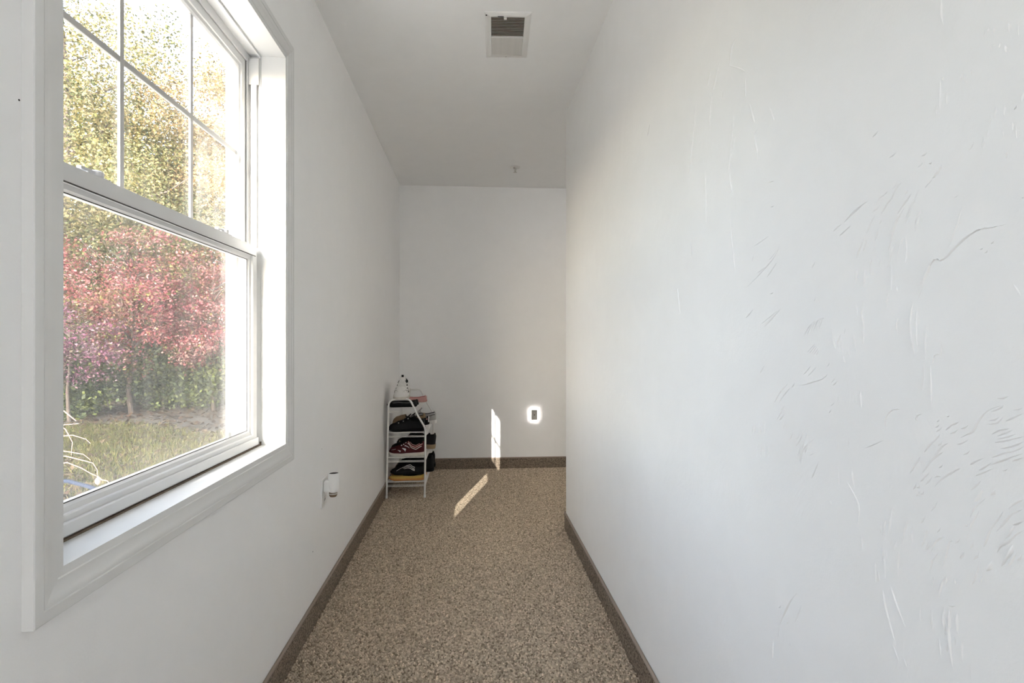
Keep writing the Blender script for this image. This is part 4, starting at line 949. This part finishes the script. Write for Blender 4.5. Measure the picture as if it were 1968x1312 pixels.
# the garden goes on to the left of what the window frames
for k, (x, y, h, r_, lab) in enumerate(((-10.4, 10.6, 2.6, 1.4, 'broad green bush left of the framed view along the lawn edge'), (-11.8, 8.2, 2.4, 1.4, 'rounded green bush farther left along the lawn edge'), (-12.6, 5.4, 2.5, 1.5, 'wide green bush facing the house across the lawn'), (-12.4, 2.4, 2.3, 1.4, 'green bush at the far left of the lawn'))):
    tree('green_bush', 60 + k, (x, y, GZ), h, r_, 6000, .11, GRN + [(.42, .50, .12)], lab, 'bush', 'green bushes beyond the lawn', clusters=60, zc=.5, spread=.25, trunk=.03, limbs=9)
tree('autumn_tree', 70, (-14.5, 9.6, GZ), 5.8, 2.0, 9000, .13, YEL, 'yellow tree behind the bushes left of the framed view', group='autumn trees beyond the lawn', clusters=70, spread=.36)
tree('autumn_tree', 71, (-15.5, 4.6, GZ), 5.6, 2.0, 9000, .13, ORG, 'orange tree across the lawn from the house', group='autumn trees beyond the lawn', clusters=70, spread=.36)
# trees on the sunny side of the house that throw dappled shade over the lawn
tree('shade_tree', 40, (-7.6, -1.2, GZ), 6.6, 2.3, 2600, .17, OLV, 'broad olive tree shading the lawn left of the house', clusters=55, spread=.4)

# lawn and fallen leaves
def lawn():
    rg = np.random.default_rng(11)
    n = 52000; n2 = 30000
    Y = np.concatenate([rg.uniform(3.2, 12.6, n), rg.uniform(-1, 9, n2)]); X = np.concatenate([-rg.uniform(.36, .80, n) * Y[:n] - .3, -rg.uniform(2.6, 11.5, n2)]); n += n2
    k = (np.sin(X * 1.9 + .6 * np.sin(Y * 1.3)) + np.sin(Y * 1.5 + X * .7) + rg.normal(0, .6, n)) > np.where(Y > 8.4, (Y - 8.4) * 1.6 - .9, -1.0)
    X = X[k]; Y = Y[k]; n = len(X)
    h = rg.uniform(.03, .075, n); a = rg.uniform(0, 6.28, n); w = .006 + .004 * rg.random(n)
    dx, dy = np.cos(a), np.sin(a); le = rg.normal(0, .025, (n, 2))
    z = np.full(n, GZ - .002)
    V = np.stack([np.stack([X - dx * w, Y - dy * w, z], 1), np.stack([X + dx * w, Y + dy * w, z], 1), np.stack([X + le[:, 0], Y + le[:, 1], z + h], 1)], 1)
    F = np.arange(3 * n).reshape(n, 3)
    pal = np.array([(.50, .58, .10), (.75, .72, .18), (.95, .82, .30), (.36, .46, .09), (.90, .74, .28)])
    C = np.repeat((pal[rg.integers(0, 5, n)] * rg.uniform(.09, .2, n)[:, None])[:, None, :], 3, 1)
    tag(bulk_mesh('lawn_grass', V.reshape(-1, 3), F, MT['grass'], None, C.reshape(-1, 3)), 'short patchy autumn grass of the lawn outside the window', 'grass', kind='stuff')
    m = 9000
    Y = rg.uniform(3.2, 14.5, m); X = -rg.uniform(.32, .85, m) * Y - .3
    P = np.stack([X, Y, np.full(m, GZ + .012) + rg.random(m) * .02], 1)
    a = rg.uniform(0, 6.28, m); l = rg.uniform(.025, .06, m)[:, None]
    u = np.stack([np.cos(a), np.sin(a), rg.normal(0, .3, m)], 1); v = np.stack([-np.sin(a), np.cos(a), rg.normal(0, .3, m)], 1)
    V = np.stack([P - u * l, P + v * l * .6, P + u * l, P - v * l * .6], 1); F = np.arange(4 * m).reshape(m, 4)
    pal = np.array([(.42, .26, .13), (.50, .34, .18), (.30, .18, .10), (.55, .42, .25), (.36, .20, .12)])
    C = np.repeat((pal[rg.integers(0, 5, m)] * rg.uniform(.12, .28, m)[:, None])[:, None, :], 4, 1)
    tag(bulk_mesh('fallen_leaves', V.reshape(-1, 3), F, MT['leaf'], None, C.reshape(-1, 3)), 'brown fallen leaves scattered over the lawn and under the shrubs', 'leaves', kind='stuff')
lawn()

# bare shrub close to the window, pale twigs reaching in from the left
bs = thing('bare_shrub', (-2.25, 2.75, GZ), (0, 0, 0), 'leafless shrub with pale pinkish twigs close outside the window', 'shrub')
TW = [[(-2.25, 2.75, GZ), (-2.2, 2.72, .10), (-2.10, 2.70, .45), (-2.02, 2.66, .72), (-1.93, 2.64, .80), (-1.86, 2.64, .785), (-1.80, 2.63, .74)],
      [(-2.10, 2.70, .45), (-1.98, 2.68, .60), (-1.90, 2.66, .665), (-1.83, 2.65, .672), (-1.765, 2.64, .655), (-1.745, 2.64, .635)],
      [(-2.12, 2.71, .38), (-2.0, 2.68, .56), (-1.90, 2.66, .60), (-1.84, 2.65, .595), (-1.775, 2.64, .585), (-1.745, 2.64, .56)],
      [(-2.14, 2.70, .34), (-1.98, 2.67, .55), (-1.87, 2.66, .575), (-1.80, 2.65, .56), (-1.735, 2.64, .545), (-1.712, 2.635, .515), (-1.706, 2.63, .485)],
      [(-2.15, 2.70, .30), (-1.97, 2.67, .52), (-1.86, 2.66, .545), (-1.79, 2.65, .520), (-1.74, 2.64, .495), (-1.706, 2.63, .485)],
      [(-1.706, 2.63, .485), (-1.69, 2.63, .470), (-1.665, 2.63, .465), (-1.645, 2.63, .435)],
      [(-2.05, 2.69, .55), (-1.93, 2.66, .74), (-1.86, 2.65, .70), (-1.83, 2.65, .64), (-1.835, 2.65, .58)],
      [(-1.93, 2.66, .74), (-1.90, 2.65, .70), (-1.865, 2.65, .72), (-1.80, 2.65, .725)],
      [(-2.2, 2.72, .10), (-2.05, 2.68, .33), (-1.92, 2.66, .38), (-1.82, 2.65, .36), (-1.76, 2.64, .33)]]
for q in TW:
    m = len(q); r0 = .006 if len(q) > 6 and q[0][2] < 0 else .0034
    MB().tube(q, [r0 * (1 - .65 * i / (m - 1)) for i in range(m)], 7).build('twig', MT['twig'], bs, smooth=True)
MB().lathe([(.003, -.030), (.011, -.022), (.012, -.010), (.007, 0), (.003, .004)], (-1.706, 2.63, .478), 10).build('seed_pod', MT['twig'], bs, smooth=True)
tag(MB().tube([(-2.9, 3.30, .30), (-2.5, 3.22, .335), (-2.21, 3.17, .335), (-2.10, 3.165, .305), (-2.03, 3.157, .276), (-1.9, 3.14, .19), (-1.7, 3.0, -.02), (-1.5, 2.8, GZ + .02), (-1.2, 2.0, GZ + .012)], .011, 8).build('cable', MT['hose'], None, smooth=True), 'dark blue-grey cable sagging across the lower left corner of the window', 'cable')
